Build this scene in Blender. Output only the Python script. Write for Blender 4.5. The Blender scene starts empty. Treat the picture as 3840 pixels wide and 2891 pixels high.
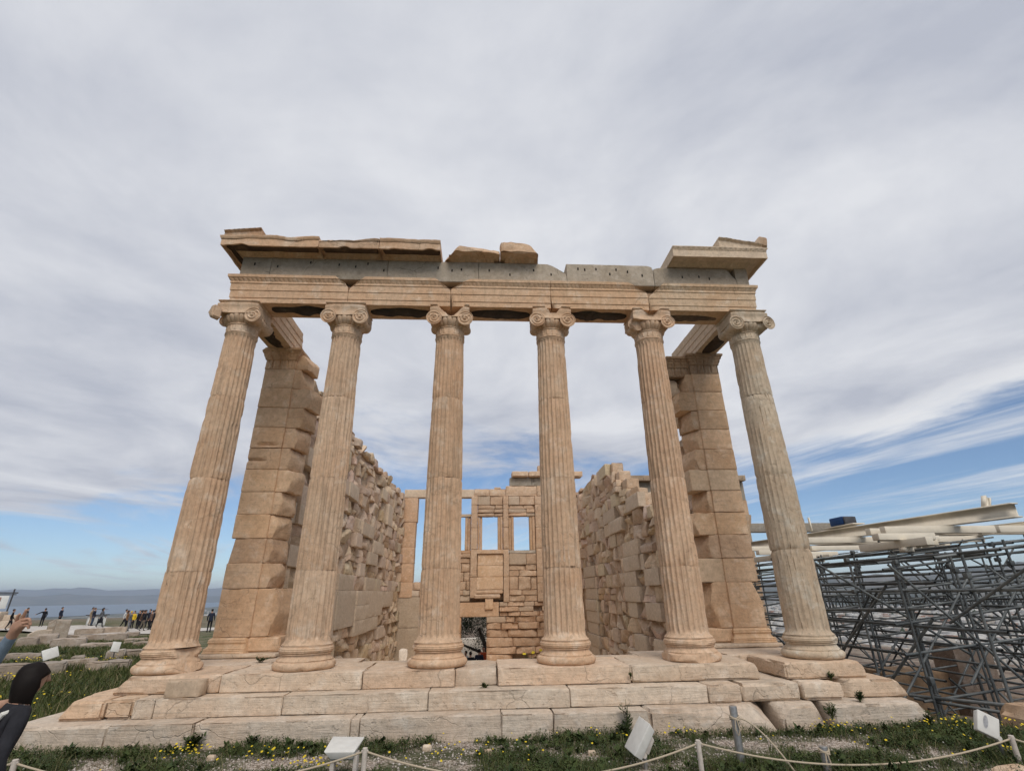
import bpy, math, random
import numpy as np
from mathutils import Matrix, Vector
np.seterr(all='ignore')

# ------------------------------------------------------------------ camera, sky, sun, exposure
S = bpy.context.scene
COL = S.collection
CAM = np.array([-0.3488, -9.2268, 1.0692])
cd = bpy.data.cameras.new('camera'); cam = bpy.data.objects.new('camera', cd); COL.objects.link(cam)
cd.lens = 17.416; cd.sensor_width = 36.0; cd.sensor_fit = 'HORIZONTAL'
cd.clip_start = 0.05; cd.clip_end = 120000.0
_R = (0.99831, -0.05663, -0.01333); _U = (-0.00957, -0.38595, 0.92247); _F = (0.05739, 0.92078, 0.38584)
M = Matrix(((_R[0], _U[0], -_F[0], CAM[0]), (_R[1], _U[1], -_F[1], CAM[1]), (_R[2], _U[2], -_F[2], CAM[2]), (0, 0, 0, 1)))
cam.matrix_world = M
S.camera = cam

SUN_EL = math.radians(46.0)
SUN_DIR = np.array([0.24, -0.97])            # horizontal direction the light comes from (behind the camera)
SUN_DIR = SUN_DIR / np.linalg.norm(SUN_DIR)
sd = bpy.data.lights.new('sun', 'SUN'); sd.energy = 1.5; sd.angle = math.radians(32); sd.color = (1.0, 0.935, 0.855)
so = bpy.data.objects.new('sun', sd); COL.objects.link(so)
sv = Vector((SUN_DIR[0] * math.cos(SUN_EL), SUN_DIR[1] * math.cos(SUN_EL), math.sin(SUN_EL)))
so.rotation_euler = sv.to_track_quat('Z', 'Y').to_euler()
so.location = (-30, -40, 60)

W = bpy.data.worlds.new('World'); S.world = W; W.use_nodes = True
wn, wl = W.node_tree.nodes, W.node_tree.links
wn.clear()
def wnode(t, **k):
    n = wn.new(t)
    for a, b in k.items(): setattr(n, a, b)
    return n
def wmath(op, a, b=None, c=None, clamp=False):
    n = wnode('ShaderNodeMath', operation=op, use_clamp=clamp)
    for i, v in enumerate((a, b, c)):
        if v is None: continue
        if isinstance(v, (int, float)): n.inputs[i].default_value = v
        else: wl.new(v, n.inputs[i])
    return n.outputs[0]
out = wnode('ShaderNodeOutputWorld'); bg = wnode('ShaderNodeBackground'); bg.inputs['Strength'].default_value = 0.08
wl.new(bg.outputs[0], out.inputs[0])
sky = wnode('ShaderNodeTexSky', sky_type='NISHITA', sun_disc=False)
sky.sun_elevation = SUN_EL; sky.sun_rotation = math.atan2(SUN_DIR[0], SUN_DIR[1])
sky.altitude = 1500; sky.air_density = 1.0; sky.dust_density = 0.05; sky.ozone_density = 4.0
tc = wnode('ShaderNodeTexCoord'); sep = wnode('ShaderNodeSeparateXYZ'); wl.new(tc.outputs['Generated'], sep.inputs[0])
# a flat cloud deck: the direction is carried to a plane overhead
zz = wmath('MAXIMUM', wmath('ADD', sep.outputs[2], 0.03), 0.02)
px = wmath('DIVIDE', sep.outputs[0], zz); py = wmath('DIVIDE', sep.outputs[1], zz)
AZ = math.radians(-18.4)                      # the streaks of the deck run towards this bearing
ca, sa = math.cos(AZ), math.sin(AZ)
along = wmath('ADD', wmath('MULTIPLY', px, sa), wmath('MULTIPLY', py, ca))
across = wmath('SUBTRACT', wmath('MULTIPLY', px, ca), wmath('MULTIPLY', py, sa))
def wnoise(xs, ys, scale, detail, rough, off=0.0, dist=0.0):
    cb = wnode('ShaderNodeCombineXYZ')
    wl.new(wmath('MULTIPLY', across, xs), cb.inputs[0]); wl.new(wmath('MULTIPLY', along, ys), cb.inputs[1]); cb.inputs[2].default_value = off
    n = wnode('ShaderNodeTexNoise'); n.inputs['Scale'].default_value = scale; n.inputs['Detail'].default_value = detail
    n.inputs['Roughness'].default_value = rough; n.inputs['Distortion'].default_value = dist
    wl.new(cb.outputs[0], n.inputs['Vector']); return n.outputs[0]
def wramp(v, a, b, lo, hi):
    m_ = wnode('ShaderNodeMapRange'); m_.interpolation_type = 'SMOOTHSTEP'; wl.new(v, m_.inputs['Value'])
    for k_, q in zip(('From Min', 'From Max', 'To Min', 'To Max'), (a, b, lo, hi)): m_.inputs[k_].default_value = q
    return m_.outputs[0]
nbig = wnoise(1.0, 0.85, 0.85, 9, 0.58, 3.1, 0.5)
nmid = wnoise(1.0, 0.8, 3.4, 10, 0.62, 8.7, 0.3)
nfar = wnoise(1.0, 0.7, 0.75, 11, 0.63, 21.4, 0.5)
# coverage: closed overhead, torn open towards the far edge of the deck
dist = wmath('POWER', wmath('ADD', wmath('MULTIPLY', px, px), wmath('MULTIPLY', py, py)), 0.5)
edge = wmath('ADD', wmath('SUBTRACT', dist, wmath('MULTIPLY', wmath('MINIMUM', wmath('MAXIMUM', wmath('SUBTRACT', wmath('MULTIPLY', px, -1.0), 1.0), 0.0), 3.5), 0.98)), wmath('MULTIPLY', wmath('SUBTRACT', nfar, 0.5), 5.5))
side = wmath('ADD', wmath('SUBTRACT', across, 3.12), wmath('MULTIPLY', wmath('SUBTRACT', nfar, 0.5), 1.9))
deck = wmath('MULTIPLY', wramp(edge, 3.0, 4.35, 1.0, 0.0), wramp(side, -0.02, 0.42, 1.0, 0.0))
streak = wramp(wnoise(1.0, 0.20, 1.1, 11, 0.66, 40.2, 0.5), 0.46, 0.74, 0.0, 0.9)
cover = wmath('MULTIPLY', wmath('MAXIMUM', deck, streak), wmath('MULTIPLY', sep.outputs[2], 25.0, clamp=True))
band = wmath('MULTIPLY', wramp(side, -0.55, -0.05, 0.0, 1.0), 0.9)
# thickness -> brightness
thick = wmath('ADD', wmath('MULTIPLY', nbig, 0.82), wmath('MULTIPLY', nmid, 0.18))
cr = wnode('ShaderNodeValToRGB'); wl.new(thick, cr.inputs[0])
cr.color_ramp.elements[0].position = 0.37; cr.color_ramp.elements[0].color = (0.87, 0.885, 0.93, 1)
cr.color_ramp.elements[1].position = 0.62; cr.color_ramp.elements[1].color = (0.56, 0.59, 0.68, 1)
bm_ = wnode('ShaderNodeMix', data_type='RGBA'); wl.new(band, bm_.inputs['Factor']); wl.new(cr.outputs[0], bm_.inputs['A']); bm_.inputs['B'].default_value = (1.0, 1.0, 1.01, 1)
cm = wnode('ShaderNodeVectorMath', operation='SCALE'); wl.new(bm_.outputs['Result'], cm.inputs[0]); cm.inputs['Scale'].default_value = 8.2
mx = wnode('ShaderNodeMix', data_type='RGBA'); wl.new(cover, mx.inputs['Factor'])
wl.new(sky.outputs[0], mx.inputs['A']); wl.new(cm.outputs[0], mx.inputs['B'])
wl.new(mx.outputs['Result'], bg.inputs['Color'])

S.view_settings.view_transform = 'Standard'; S.view_settings.look = 'None'
S.view_settings.exposure = 0.42; S.view_settings.gamma = 1.0; S.view_settings.use_curve_mapping = False
S.render.engine = 'CYCLES'
S.cycles.max_bounces = 5; S.cycles.diffuse_bounces = 4; S.cycles.glossy_bounces = 2; S.cycles.volume_bounces = 0
S.cycles.transparent_max_bounces = 6; S.cycles.caustics_reflective = False; S.cycles.caustics_refractive = False
S.cycles.use_denoising = True; S.cycles.use_adaptive_sampling = True; S.cycles.adaptive_threshold = 0.015

# ------------------------------------------------------------------ noise on arrays
def _h(ix, iy, iz, s):
    n = (ix.astype(np.uint32) * np.uint32(374761393) + iy.astype(np.uint32) * np.uint32(668265263)
         + iz.astype(np.uint32) * np.uint32(2147483647) + np.uint32((s * 1274126177 + 974711) & 0xffffffff))
    n = (n ^ (n >> np.uint32(13))) * np.uint32(1274126177)
    n = (n ^ (n >> np.uint32(16))) * np.uint32(2246822519)
    n = n ^ (n >> np.uint32(13))
    return (n & np.uint32(0xffff)).astype(np.float64) / 32767.5 - 1.0
def vn(p, s=0):
    p = np.asarray(p, float); f = np.floor(p); t = p - f; i = f.astype(np.int64)
    t = t * t * t * (t * (t * 6 - 15) + 10)
    x, y, z = i[..., 0], i[..., 1], i[..., 2]; a, b, c = t[..., 0], t[..., 1], t[..., 2]
    def L(u, v, k): return u + (v - u) * k
    return L(L(L(_h(x, y, z, s), _h(x+1, y, z, s), a), L(_h(x, y+1, z, s), _h(x+1, y+1, z, s), a), b),
             L(L(_h(x, y, z+1, s), _h(x+1, y, z+1, s), a), L(_h(x, y+1, z+1, s), _h(x+1, y+1, z+1, s), a), b), c)
def fbm(p, o=3, s=0, g=0.5):
    p = np.asarray(p, float); r = 0.0; a = 1.0; tot = 0.0
    for k in range(o):
        r = r + a * vn(p, s + 17 * k); tot += a; a *= g; p = p * 2.03 + 11.7
    return r / tot
def ridge(p, o=3, s=0):
    return 1.0 - 2.0 * np.abs(fbm(p, o, s))

# ------------------------------------------------------------------ meshes and objects
WL = {}
def arr(V): return np.asarray(V, float).reshape(-1, 3)
def mesh_of(name, V, Fs, mats=(), mi=None, sharp=32.0, smooth=True):
    V = arr(V); me = bpy.data.meshes.new(name)
    if isinstance(Fs, np.ndarray): Fs = [Fs]
    Fs = [np.asarray(f, np.int64) for f in Fs if len(f)]
    me.vertices.add(len(V)); me.vertices.foreach_set('co', V.astype(np.float32).ravel())
    nl = sum(f.size for f in Fs); npoly = sum(len(f) for f in Fs)
    me.loops.add(nl); me.polygons.add(npoly)
    me.loops.foreach_set('vertex_index', np.concatenate([f.ravel() for f in Fs]).astype(np.int32))
    tot = np.concatenate([np.full(len(f), f.shape[1], np.int32) for f in Fs])
    st = np.concatenate([[0], np.cumsum(tot)[:-1]]).astype(np.int32)
    me.polygons.foreach_set('loop_start', st)
    for m in mats: me.materials.append(m)
    if mi is not None: me.polygons.foreach_set('material_index', np.asarray(mi, np.int32))
    me.update(calc_edges=True); me.validate()
    if smooth:
        me.polygons.foreach_set('use_smooth', np.ones(len(me.polygons), bool))
        if sharp is not None: me.set_sharp_from_angle(angle=math.radians(sharp))
    return me
def tag(o, label=None, cat=None, group=None, kind=None):
    if label: o['label'] = label
    if cat: o['category'] = cat
    if group: o['group'] = group
    if kind: o['kind'] = kind
    return o
def empty(name, loc=(0, 0, 0), parent=None):
    o = bpy.data.objects.new(name, None); COL.objects.link(o); o.empty_display_size = 0.2
    loc = np.array(loc, float); WL[o.name] = loc
    o.location = loc - (WL[parent.name] if parent else 0); o.parent = parent
    return o
def put(name, me, parent=None, loc=None, color=None):
    """link mesh data whose vertices are relative to loc (world)"""
    o = bpy.data.objects.new(name, me); COL.objects.link(o)
    loc = np.zeros(3) if loc is None else np.array(loc, float); WL[o.name] = loc
    o.location = loc - (WL[parent.name] if parent else 0); o.parent = parent
    if color is not None: o.color = tuple(color) + (1.0,) if len(color) == 3 else tuple(color)
    return o
def obj(name, V, Fs, mat, parent=None, color=None, sharp=32.0, smooth=True, mi=None, at=None):
    """V in world coordinates; the object's origin goes to the middle of its foot"""
    V = arr(V)
    loc = np.array([V[:, 0].mean(), V[:, 1].mean(), V[:, 2].min()]) if at is None else np.array(at, float)
    mats = mat if isinstance(mat, (list, tuple)) else [mat]
    return put(name, mesh_of(name, V - loc, Fs, mats, mi, sharp, smooth), parent, loc, color)
class MB:
    """gathers pieces into one mesh"""
    def __init__(s): s.V = []; s.Q = []; s.T = []; s.n = 0; s.qm = []; s.tm = []
    def add(s, V, F, m=0):
        V = arr(V); F = F if isinstance(F, (list, tuple)) and len(F) and hasattr(F[0], 'shape') and getattr(F[0], 'ndim', 1) == 2 else [np.asarray(F)]
        s.V.append(V)
        for f in F:
            f = np.asarray(f, np.int64)
            if not len(f): continue
            if f.shape[1] == 4: s.Q.append(f + s.n); s.qm.append(np.full(len(f), m))
            else: s.T.append(f + s.n); s.tm.append(np.full(len(f), m))
        s.n += len(V); return s
    def build(s, name, mat, parent=None, color=None, sharp=32.0, smooth=True, at=None):
        V = np.concatenate(s.V); Fs = []; mi = []
        if s.Q: Fs.append(np.concatenate(s.Q)); mi.append(np.concatenate(s.qm))
        if s.T: Fs.append(np.concatenate(s.T)); mi.append(np.concatenate(s.tm))
        return obj(name, V, Fs, mat, parent, color, sharp, smooth, np.concatenate(mi), at)
_LAT = {}
def lattice(nx, ny, nz):
    k = (nx, ny, nz)
    if k in _LAT: return _LAT[k]
    idx = {}; P = []; Q = []
    def vid(i, j, l):
        t = (i, j, l)
        if t not in idx: idx[t] = len(P); P.append(t)
        return idx[t]
    for i in range(nx):
        for j in range(ny):
            Q.append((vid(i, j, 0), vid(i, j+1, 0), vid(i+1, j+1, 0), vid(i+1, j, 0)))
            Q.append((vid(i, j, nz), vid(i+1, j, nz), vid(i+1, j+1, nz), vid(i, j+1, nz)))
    for i in range(nx):
        for l in range(nz):
            Q.append((vid(i, 0, l), vid(i+1, 0, l), vid(i+1, 0, l+1), vid(i, 0, l+1)))
            Q.append((vid(i, ny, l), vid(i, ny, l+1), vid(i+1, ny, l+1), vid(i+1, ny, l)))
    for j in range(ny):
        for l in range(nz):
            Q.append((vid(0, j, l), vid(0, j, l+1), vid(0, j+1, l+1), vid(0, j+1, l)))
            Q.append((vid(nx, j, l), vid(nx, j+1, l), vid(nx, j+1, l+1), vid(nx, j, l+1)))
    _LAT[k] = (np.array(P, np.int64), np.array(Q, np.int64)); return _LAT[k]
def box(x0, x1, y0, y1, z0, z1):
    P, Q = lattice(1, 1, 1)
    return P * np.array([x1-x0, y1-y0, z1-z0]) + np.array([x0, y0, z0]), Q
def rock(x0, x1, y0, y1, z0, z1, seg=0.14, amp=0.006, rnd=0.015, chip=0.03, seed=0, cuts=(), rough=None, frq=2.2, nmax=26, keep=None):
    """a worked or broken stone: rounded box, noise relief, chipped arrises, planes struck off it.
    rough: {'axis sign': amount} faces that are broken, e.g. {'+x':0.12}"""
    lo = np.array([x0, y0, z0], float); hi = np.array([x1, y1, z1], float); d = hi - lo
    r = min(rnd, d.min() * 0.3)
    ts = []
    for a in range(3):
        n = int(np.clip(math.ceil((d[a] - 2*r) / seg), 1, nmax))
        ts.append(np.concatenate([[0], np.linspace(r, d[a]-r, n+1), [d[a]]]))
    P, Q = lattice(len(ts[0])-1, len(ts[1])-1, len(ts[2])-1)
    p = np.stack([ts[a][P[:, a]] for a in range(3)], 1) + lo
    q = np.clip(p, lo + r, hi - r); dv = p - q; L = np.linalg.norm(dv, axis=1); nrm = dv / np.maximum(L, 1e-9)[:, None]
    onedge = (np.abs(dv) > r * 0.5).sum(1) >= 2
    p = q + nrm * r
    so_ = np.array([seed * 3.17 % 97, seed * 7.31 % 89, seed * 1.93 % 83])
    pn = p + so_
    if rough:
        for k, a in rough.items():
            ax = 'xyz'.index(k[1]); sg = 1 if k[0] == '+' else -1
            w = np.clip(nrm[:, ax] * sg, 0, 1)
            t = ridge(pn * np.array([1.5, 1.5, 2.0]), 3, seed % 7) * 0.55 + fbm(pn * 4.3, 2, seed % 5) * 0.3 + fbm(pn * 0.9, 1, 3) * 0.5
            dd = np.minimum(t - 0.15, 0.55) * a
            # fall away towards the rim of a broken face
            c = (lo + hi) / 2; rel = np.abs((p - c) / (d / 2)); rel[:, ax] = 0
            dd = dd - a * 0.4 * np.clip(rel.max(1) - 0.8, 0, 1) / 0.2
            p[:, ax] += sg * dd * (w > 0.3)
    if chip:
        c = np.clip(fbm(pn * 3.1, 3, 5) + 0.05, 0, 1)
        p = p - nrm * (np.where(onedge, chip * c * 1.6, 0.0))[:, None]
    if amp: p = p + nrm * (amp * fbm(pn * frq * 2, 3, 9))[:, None]
    for cp, cn in cuts:
        cn = np.array(cn, float); cn = cn / np.linalg.norm(cn); cp = np.array(cp, float)
        s_ = (p - cp) @ cn; w = s_ > 0
        wob = 0.035 * fbm(pn * 4.0, 3, 2)
        p[w] -= cn * (s_[w] + np.minimum(0, wob[w]) * 0 - wob[w] * np.clip(s_[w] * 12, 0, 1))[:, None]
    return p, Q
def lathe(prof, n=48, cx=0, cy=0, mod=None, caps=True):
    """prof [(r,z)] upwards; mod(theta, r, z) -> r"""
    th = np.arange(n) * 2 * math.pi / n; prof = np.array(prof, float); m = len(prof)
    r = np.repeat(prof[:, :1], n, 1); z = np.repeat(prof[:, 1:], n, 1); T = np.repeat(th[None], m, 0)
    if mod is not None: r, z = mod(T, r, z)
    V = np.stack([cx + r * np.cos(T), cy + r * np.sin(T), z], -1).reshape(-1, 3)
    i, j = np.meshgrid(np.arange(m-1), np.arange(n), indexing='ij'); j2 = (j + 1) % n
    Q = np.stack([i*n+j, i*n+j2, (i+1)*n+j2, (i+1)*n+j], -1).reshape(-1, 4); F = [Q]
    if caps:
        k = len(V); V = np.concatenate([V, [[cx, cy, V[:n, 2].mean()], [cx, cy, V[-n:, 2].mean()]]])
        a = np.arange(n); b = (a + 1) % n
        F.append(np.concatenate([np.stack([b, a, np.full(n, k)], 1), np.stack([(m-1)*n+a, (m-1)*n+b, np.full(n, k+1)], 1)]))
    return V, F
def tube(pts, rad, n=8, caps=True):
    P = arr(pts); m = len(P); rad = np.broadcast_to(np.asarray(rad, float), (m,))
    T = np.gradient(P, axis=0); T /= np.linalg.norm(T, axis=1)[:, None] + 1e-12
    up = np.array([0, 0, 1.0]) if abs(T[0, 2]) < 0.9 else np.array([1.0, 0, 0])
    V = []
    for i in range(m):
        a = np.cross(T[i], up); a /= np.linalg.norm(a) + 1e-12; b = np.cross(a, T[i]); up = b
        th = np.arange(n) * 2 * math.pi / n
        V.append(P[i] + rad[i] * (np.cos(th)[:, None] * a + np.sin(th)[:, None] * b))
    V = np.concatenate(V)
    i, j = np.meshgrid(np.arange(m-1), np.arange(n), indexing='ij'); j2 = (j + 1) % n
    Q = np.stack([i*n+j, i*n+j2, (i+1)*n+j2, (i+1)*n+j], -1).reshape(-1, 4); F = [Q]
    if caps:
        k = len(V); V = np.concatenate([V, P[:1], P[-1:]]); a = np.arange(n); b = (a + 1) % n
        F.append(np.concatenate([np.stack([b, a, np.full(n, k)], 1), np.stack([(m-1)*n+a, (m-1)*n+b, np.full(n, k+1)], 1)]))
    return V, F
def rect_mould(x0, x1, y0, y1, prof, m=(1, 1, 1, 1), seg=0.03, egg=(), pitch=0.085, depth=0.02, noise=0.004, seed=0, cuts=()):
    """profile [(offset,z)] carried round a rectangle; m = how far left,right,front,back follow the offset"""
    def side(a, b):
        n = max(1, int(round(abs(b - a) / seg))); return np.linspace(0, 1, n, endpoint=False)
    cx = [(x0, y0), (x1, y0), (x1, y1), (x0, y1)]; rows = []; per = None
    segs = []
    for k in range(4):
        p, q = cx[k], cx[(k+1) % 4]; n = max(1, int(round(math.hypot(q[0]-p[0], q[1]-p[1]) / (seg if m[(2, 1, 3, 0)[k]] else 0.5))))
        segs.append((k, np.linspace(0, 1, n, endpoint=False)))
    mL, mR, mF, mB = m
    for pi, (o, z) in enumerate(prof):
        X = [(x0 - o*mL, y0 - o*mF), (x1 + o*mR, y0 - o*mF), (x1 + o*mR, y1 + o*mB), (x0 - o*mL, y1 + o*mB)]
        row = []
        for k, t in segs:
            p = np.array(X[k]); q = np.array(X[(k+1) % 4]); pts = p + (q - p) * t[:, None]
            if pi in egg:
                p0 = np.array(cx[k]); q0 = np.array(cx[(k+1) % 4]); s = np.linalg.norm(q0 - p0) * t
                nv = [(0, -1), (1, 0), (0, 1), (-1, 0)][k]; mm = (mF, mR, mB, mL)[k]
                e = np.abs(np.sin(s * math.pi / pitch)) ** 0.6
                pts = pts - np.array(nv) * (depth * mm * (1 - e))[:, None]
            row.append(pts)
        row = np.concatenate(row); rows.append(np.column_stack([row, np.full(len(row), z)]))
    n = len(rows[0]); k = len(rows); V = np.concatenate(rows)
    V = V + noise * np.stack([fbm(V * 5.1 + seed, 3, 1), fbm(V * 5.1 + seed, 3, 2), 0.6 * fbm(V * 5.1 + seed, 3, 3)], 1)
    for cp, cn in cuts:
        cn = np.array(cn, float); cn = cn / np.linalg.norm(cn); s_ = (V - np.array(cp)) @ cn; w = s_ > 0
        wob = 0.03 * fbm(V * 4.0 + seed, 3, 2)
        V[w] -= cn * (s_[w] - wob[w] * np.clip(s_[w] * 12, 0, 1))[:, None]
    i, j = np.meshgrid(np.arange(k-1), np.arange(n), indexing='ij'); j2 = (j + 1) % n
    Q = np.stack([i*n+j, i*n+j2, (i+1)*n+j2, (i+1)*n+j], -1).reshape(-1, 4)
    c0, c1 = len(V), len(V) + 1
    V = np.concatenate([V, [V[:n].mean(0), V[(k-1)*n:k*n].mean(0)]])
    a = np.arange(n); b = (a + 1) % n
    T = np.concatenate([np.stack([b, a, np.full(n, c0)], 1), np.stack([(k-1)*n+a, (k-1)*n+b, np.full(n, c1)], 1)])
    return V, [Q, T]

# ------------------------------------------------------------------ materials
class NT:
    def __init__(s, name):
        s.m = bpy.data.materials.new(name); s.m.use_nodes = True; s.n = s.m.node_tree.nodes; s.l = s.m.node_tree.links
        s.b = s.n['Principled BSDF']; s.pos = None
    def node(s, t, **k):
        n = s.n.new(t)
        for a, b in k.items(): setattr(n, a, b)
        return n
    def set(s, sock, v):
        if isinstance(v, bpy.types.NodeSocket): s.l.new(v, sock)
        else: sock.default_value = v
    def P(s):
        if s.pos is None: s.pos = s.node('ShaderNodeNewGeometry').outputs['Position']
        return s.pos
    def map(s, sc, loc=(0, 0, 0), vec=None):
        n = s.node('ShaderNodeMapping'); s.l.new(vec or s.P(), n.inputs[0]); n.inputs['Scale'].default_value = sc; n.inputs['Location'].default_value = loc
        return n.outputs[0]
    def noise(s, scale, detail=4, rough=0.55, vec=None, dist=0.0):
        n = s.node('ShaderNodeTexNoise'); s.l.new(vec or s.P(), n.inputs['Vector']); n.inputs['Scale'].default_value = scale
        n.inputs['Detail'].default_value = detail; n.inputs['Roughness'].default_value = rough; n.inputs['Distortion'].default_value = dist
        return n.outputs[0]
    def vor(s, scale, feat='DISTANCE_TO_EDGE', vec=None):
        n = s.node('ShaderNodeTexVoronoi', feature=feat); s.l.new(vec or s.P(), n.inputs['Vector']); n.inputs['Scale'].default_value = scale
        return n.outputs[0]
    def ramp(s, v, a, b, lo=0.0, hi=1.0):
        n = s.node('ShaderNodeMapRange'); n.interpolation_type = 'SMOOTHSTEP'; s.l.new(v, n.inputs['Value'])
        n.inputs['From Min'].default_value = a; n.inputs['From Max'].default_value = b; n.inputs['To Min'].default_value = lo; n.inputs['To Max'].default_value = hi
        return n.outputs[0]
    def math(s, op, a, b=None):
        n = s.node('ShaderNodeMath', operation=op)
        s.set(n.inputs[0], a)
        if b is not None: s.set(n.inputs[1], b)
        return n.outputs[0]
    def mix(s, f, a, b, blend='MIX'):
        n = s.node('ShaderNodeMix', data_type='RGBA', blend_type=blend)
        s.set(n.inputs['Factor'], f); s.set(n.inputs['A'], a if isinstance(a, bpy.types.NodeSocket) else tuple(a) + (1,)); s.set(n.inputs['B'], b if isinstance(b, bpy.types.NodeSocket) else tuple(b) + (1,))
        return n.outputs['Result']
    def fin(s, col, rough=0.9, bump=None, strength=0.4, dist=0.01, spec=0.2, metal=0.0):
        s.set(s.b.inputs['Base Color'], col if isinstance(col, bpy.types.NodeSocket) else tuple(col) + (1,))
        s.set(s.b.inputs['Roughness'], rough); s.b.inputs['Specular IOR Level'].default_value = spec; s.b.inputs['Metallic'].default_value = metal
        if bump is not None:
            n = s.node('ShaderNodeBump'); n.inputs['Strength'].default_value = strength; n.inputs['Distance'].default_value = dist
            s.l.new(bump, n.inputs['Height']); s.l.new(n.outputs[0], s.b.inputs['Normal'])
        return s.m
def stone(name, base, warm, pale, dark=(0.10, 0.085, 0.07), strata=0.5, streak=0.0, crack=0.35, pits=0.4, lichen=0.15, bump=0.6, bdist=0.025, warmth=0.5):
    t = NT(name); tint = t.node('ShaderNodeObjectInfo').outputs['Color']; rnd = t.node('ShaderNodeObjectInfo').outputs['Random']
    wv = t.node('ShaderNodeVectorMath', operation='ADD'); t.l.new(t.P(), wv.inputs[0])
    sc = t.node('ShaderNodeVectorMath', operation='SCALE'); cb = t.node('ShaderNodeCombineXYZ')
    for i in range(3): t.l.new(rnd, cb.inputs[i])
    t.l.new(cb.outputs[0], sc.inputs[0]); sc.inputs['Scale'].default_value = 7.0
    t.l.new(sc.outputs[0], wv.inputs[1]); v = wv.outputs[0]
    big = t.noise(0.9, 5, 0.6, v, 0.6); mid = t.noise(3.3, 5, 0.62, v, 0.3); fine = t.noise(26, 3, 0.65, v)
    col = t.mix(t.ramp(big, 0.5 - 0.22, 0.5 + 0.22), base, warm) if warmth else t.mix(0.0, base, warm)
    col = t.mix(t.math('MULTIPLY', t.ramp(mid, 0.50, 0.72), 0.75), col, pale)
    strat = t.noise(1.0, 5, 0.68, t.map((0.9, 0.9, 13.0), vec=v), 0.5)
    col = t.mix(t.math('MULTIPLY', t.ramp(strat, 0.56, 0.70), strata * 0.6), col, [c * 0.62 for c in base])
    if streak:
        st = t.noise(1.0, 6, 0.6, t.map((15, 15, 0.8), vec=v), 0.2)
        col = t.mix(t.math('MULTIPLY', t.ramp(st, 0.52, 0.68), streak), col, [c * 0.55 for c in base])
    # dirt and lichen patches with a shape of their own
    li = t.math('MULTIPLY', t.ramp(t.noise(2.1, 8, 0.7, v, 0.8), 0.60, 0.70), lichen)
    col = t.mix(li, col, (0.20, 0.185, 0.165))
    col = t.mix(t.math('MULTIPLY', t.ramp(fine, 0.56, 0.74), 0.35), col, dark)
    h = t.math('ADD', t.math('MULTIPLY', mid, 0.5), t.math('MULTIPLY', fine, 0.20))
    h = t.math('ADD', h, t.math('MULTIPLY', strat, strata * 0.6))
    if crack:
        wz = t.node('ShaderNodeVectorMath', operation='ADD'); nz = t.node('ShaderNodeTexNoise'); nz.inputs['Scale'].default_value = 1.6; nz.inputs['Detail'].default_value = 3
        t.l.new(v, nz.inputs['Vector']); sk = t.node('ShaderNodeVectorMath', operation='SCALE'); t.l.new(nz.outputs['Color'], sk.inputs[0]); sk.inputs['Scale'].default_value = 0.9
        t.l.new(v, wz.inputs[0]); t.l.new(sk.outputs[0], wz.inputs[1])
        ed = t.vor(0.75, vec=t.map((1, 1, 1.5), vec=wz.outputs[0]))
        cm_ = t.math('MULTIPLY', t.ramp(ed, 0.002, 0.009, 1.0, 0.0), t.ramp(t.noise(0.8, 2, 0.5, v), 0.44, 0.56))
        col = t.mix(t.math('MULTIPLY', cm_, crack), col, [c * 0.22 for c in base])
        h = t.math('SUBTRACT', h, t.math('MULTIPLY', cm_, crack))
    if pits:
        pv = t.ramp(t.noise(9.0, 3, 0.5, v), 0.62, 0.74)
        h = t.math('SUBTRACT', h, t.math('MULTIPLY', pv, pits * 0.6)); col = t.mix(t.math('MULTIPLY', pv, pits * 0.45), col, [c * 0.5 for c in base])
    gr = t.noise(11.0, 6, 0.72, v); gv = t.ramp(gr, 0.30, 0.70, 0.88, 1.14); gc = t.node('ShaderNodeCombineXYZ')
    for i in range(3): t.l.new(gv, gc.inputs[i])
    col = t.mix(1.0, col, gc.outputs[0], 'MULTIPLY'); h = t.math('ADD', h, t.math('MULTIPLY', gr, 0.16))
    col = t.mix(1.0, col, tint, 'MULTIPLY')
    return t.fin(col, 0.92, h, bump, bdist, 0.15)
def plain(name, col, rough=0.7, var=0.15, scale=6.0, spec=0.3, metal=0.0, bump=0.0, tinted=False):
    t = NT(name); n = t.noise(scale, 5, 0.6)
    c = t.mix(t.ramp(n, 0.3, 0.7), [v * (1 - var) for v in col], [min(1, v * (1 + var)) for v in col])
    if tinted: c = t.mix(1.0, c, t.node('ShaderNodeObjectInfo').outputs['Color'], 'MULTIPLY')
    return t.fin(c, rough, t.noise(scale * 6, 4, 0.6) if bump else None, bump, 0.01, spec, metal)

MAT = {}
MAT['marble'] = stone('aged_marble', (0.585, 0.432, 0.304), (0.54, 0.36, 0.23), (0.66, 0.545, 0.43), strata=0.45, streak=0.25, lichen=0.16, crack=0.3)
MAT['shaft'] = stone('fluted_marble', (0.57, 0.418, 0.292), (0.51, 0.342, 0.222), (0.64, 0.525, 0.41), strata=0.05, streak=0.6, crack=0.25, lichen=0.10, pits=0.6)
MAT['anta'] = stone('ochre_marble', (0.585, 0.425, 0.292), (0.51, 0.34, 0.212), (0.66, 0.52, 0.39), strata=0.8, lichen=0.10, crack=0.25)
MAT['step'] = stone('step_marble', (0.58, 0.49, 0.393), (0.56, 0.432, 0.322), (0.67, 0.59, 0.497), strata=1.0, lichen=0.45, crack=0.22, bump=0.9, bdist=0.035)
MAT['rubble'] = stone('broken_marble', (0.60, 0.475, 0.36), (0.53, 0.385, 0.27), (0.66, 0.56, 0.45), strata=0.7, lichen=0.16, bump=1.0, bdist=0.035)
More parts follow.
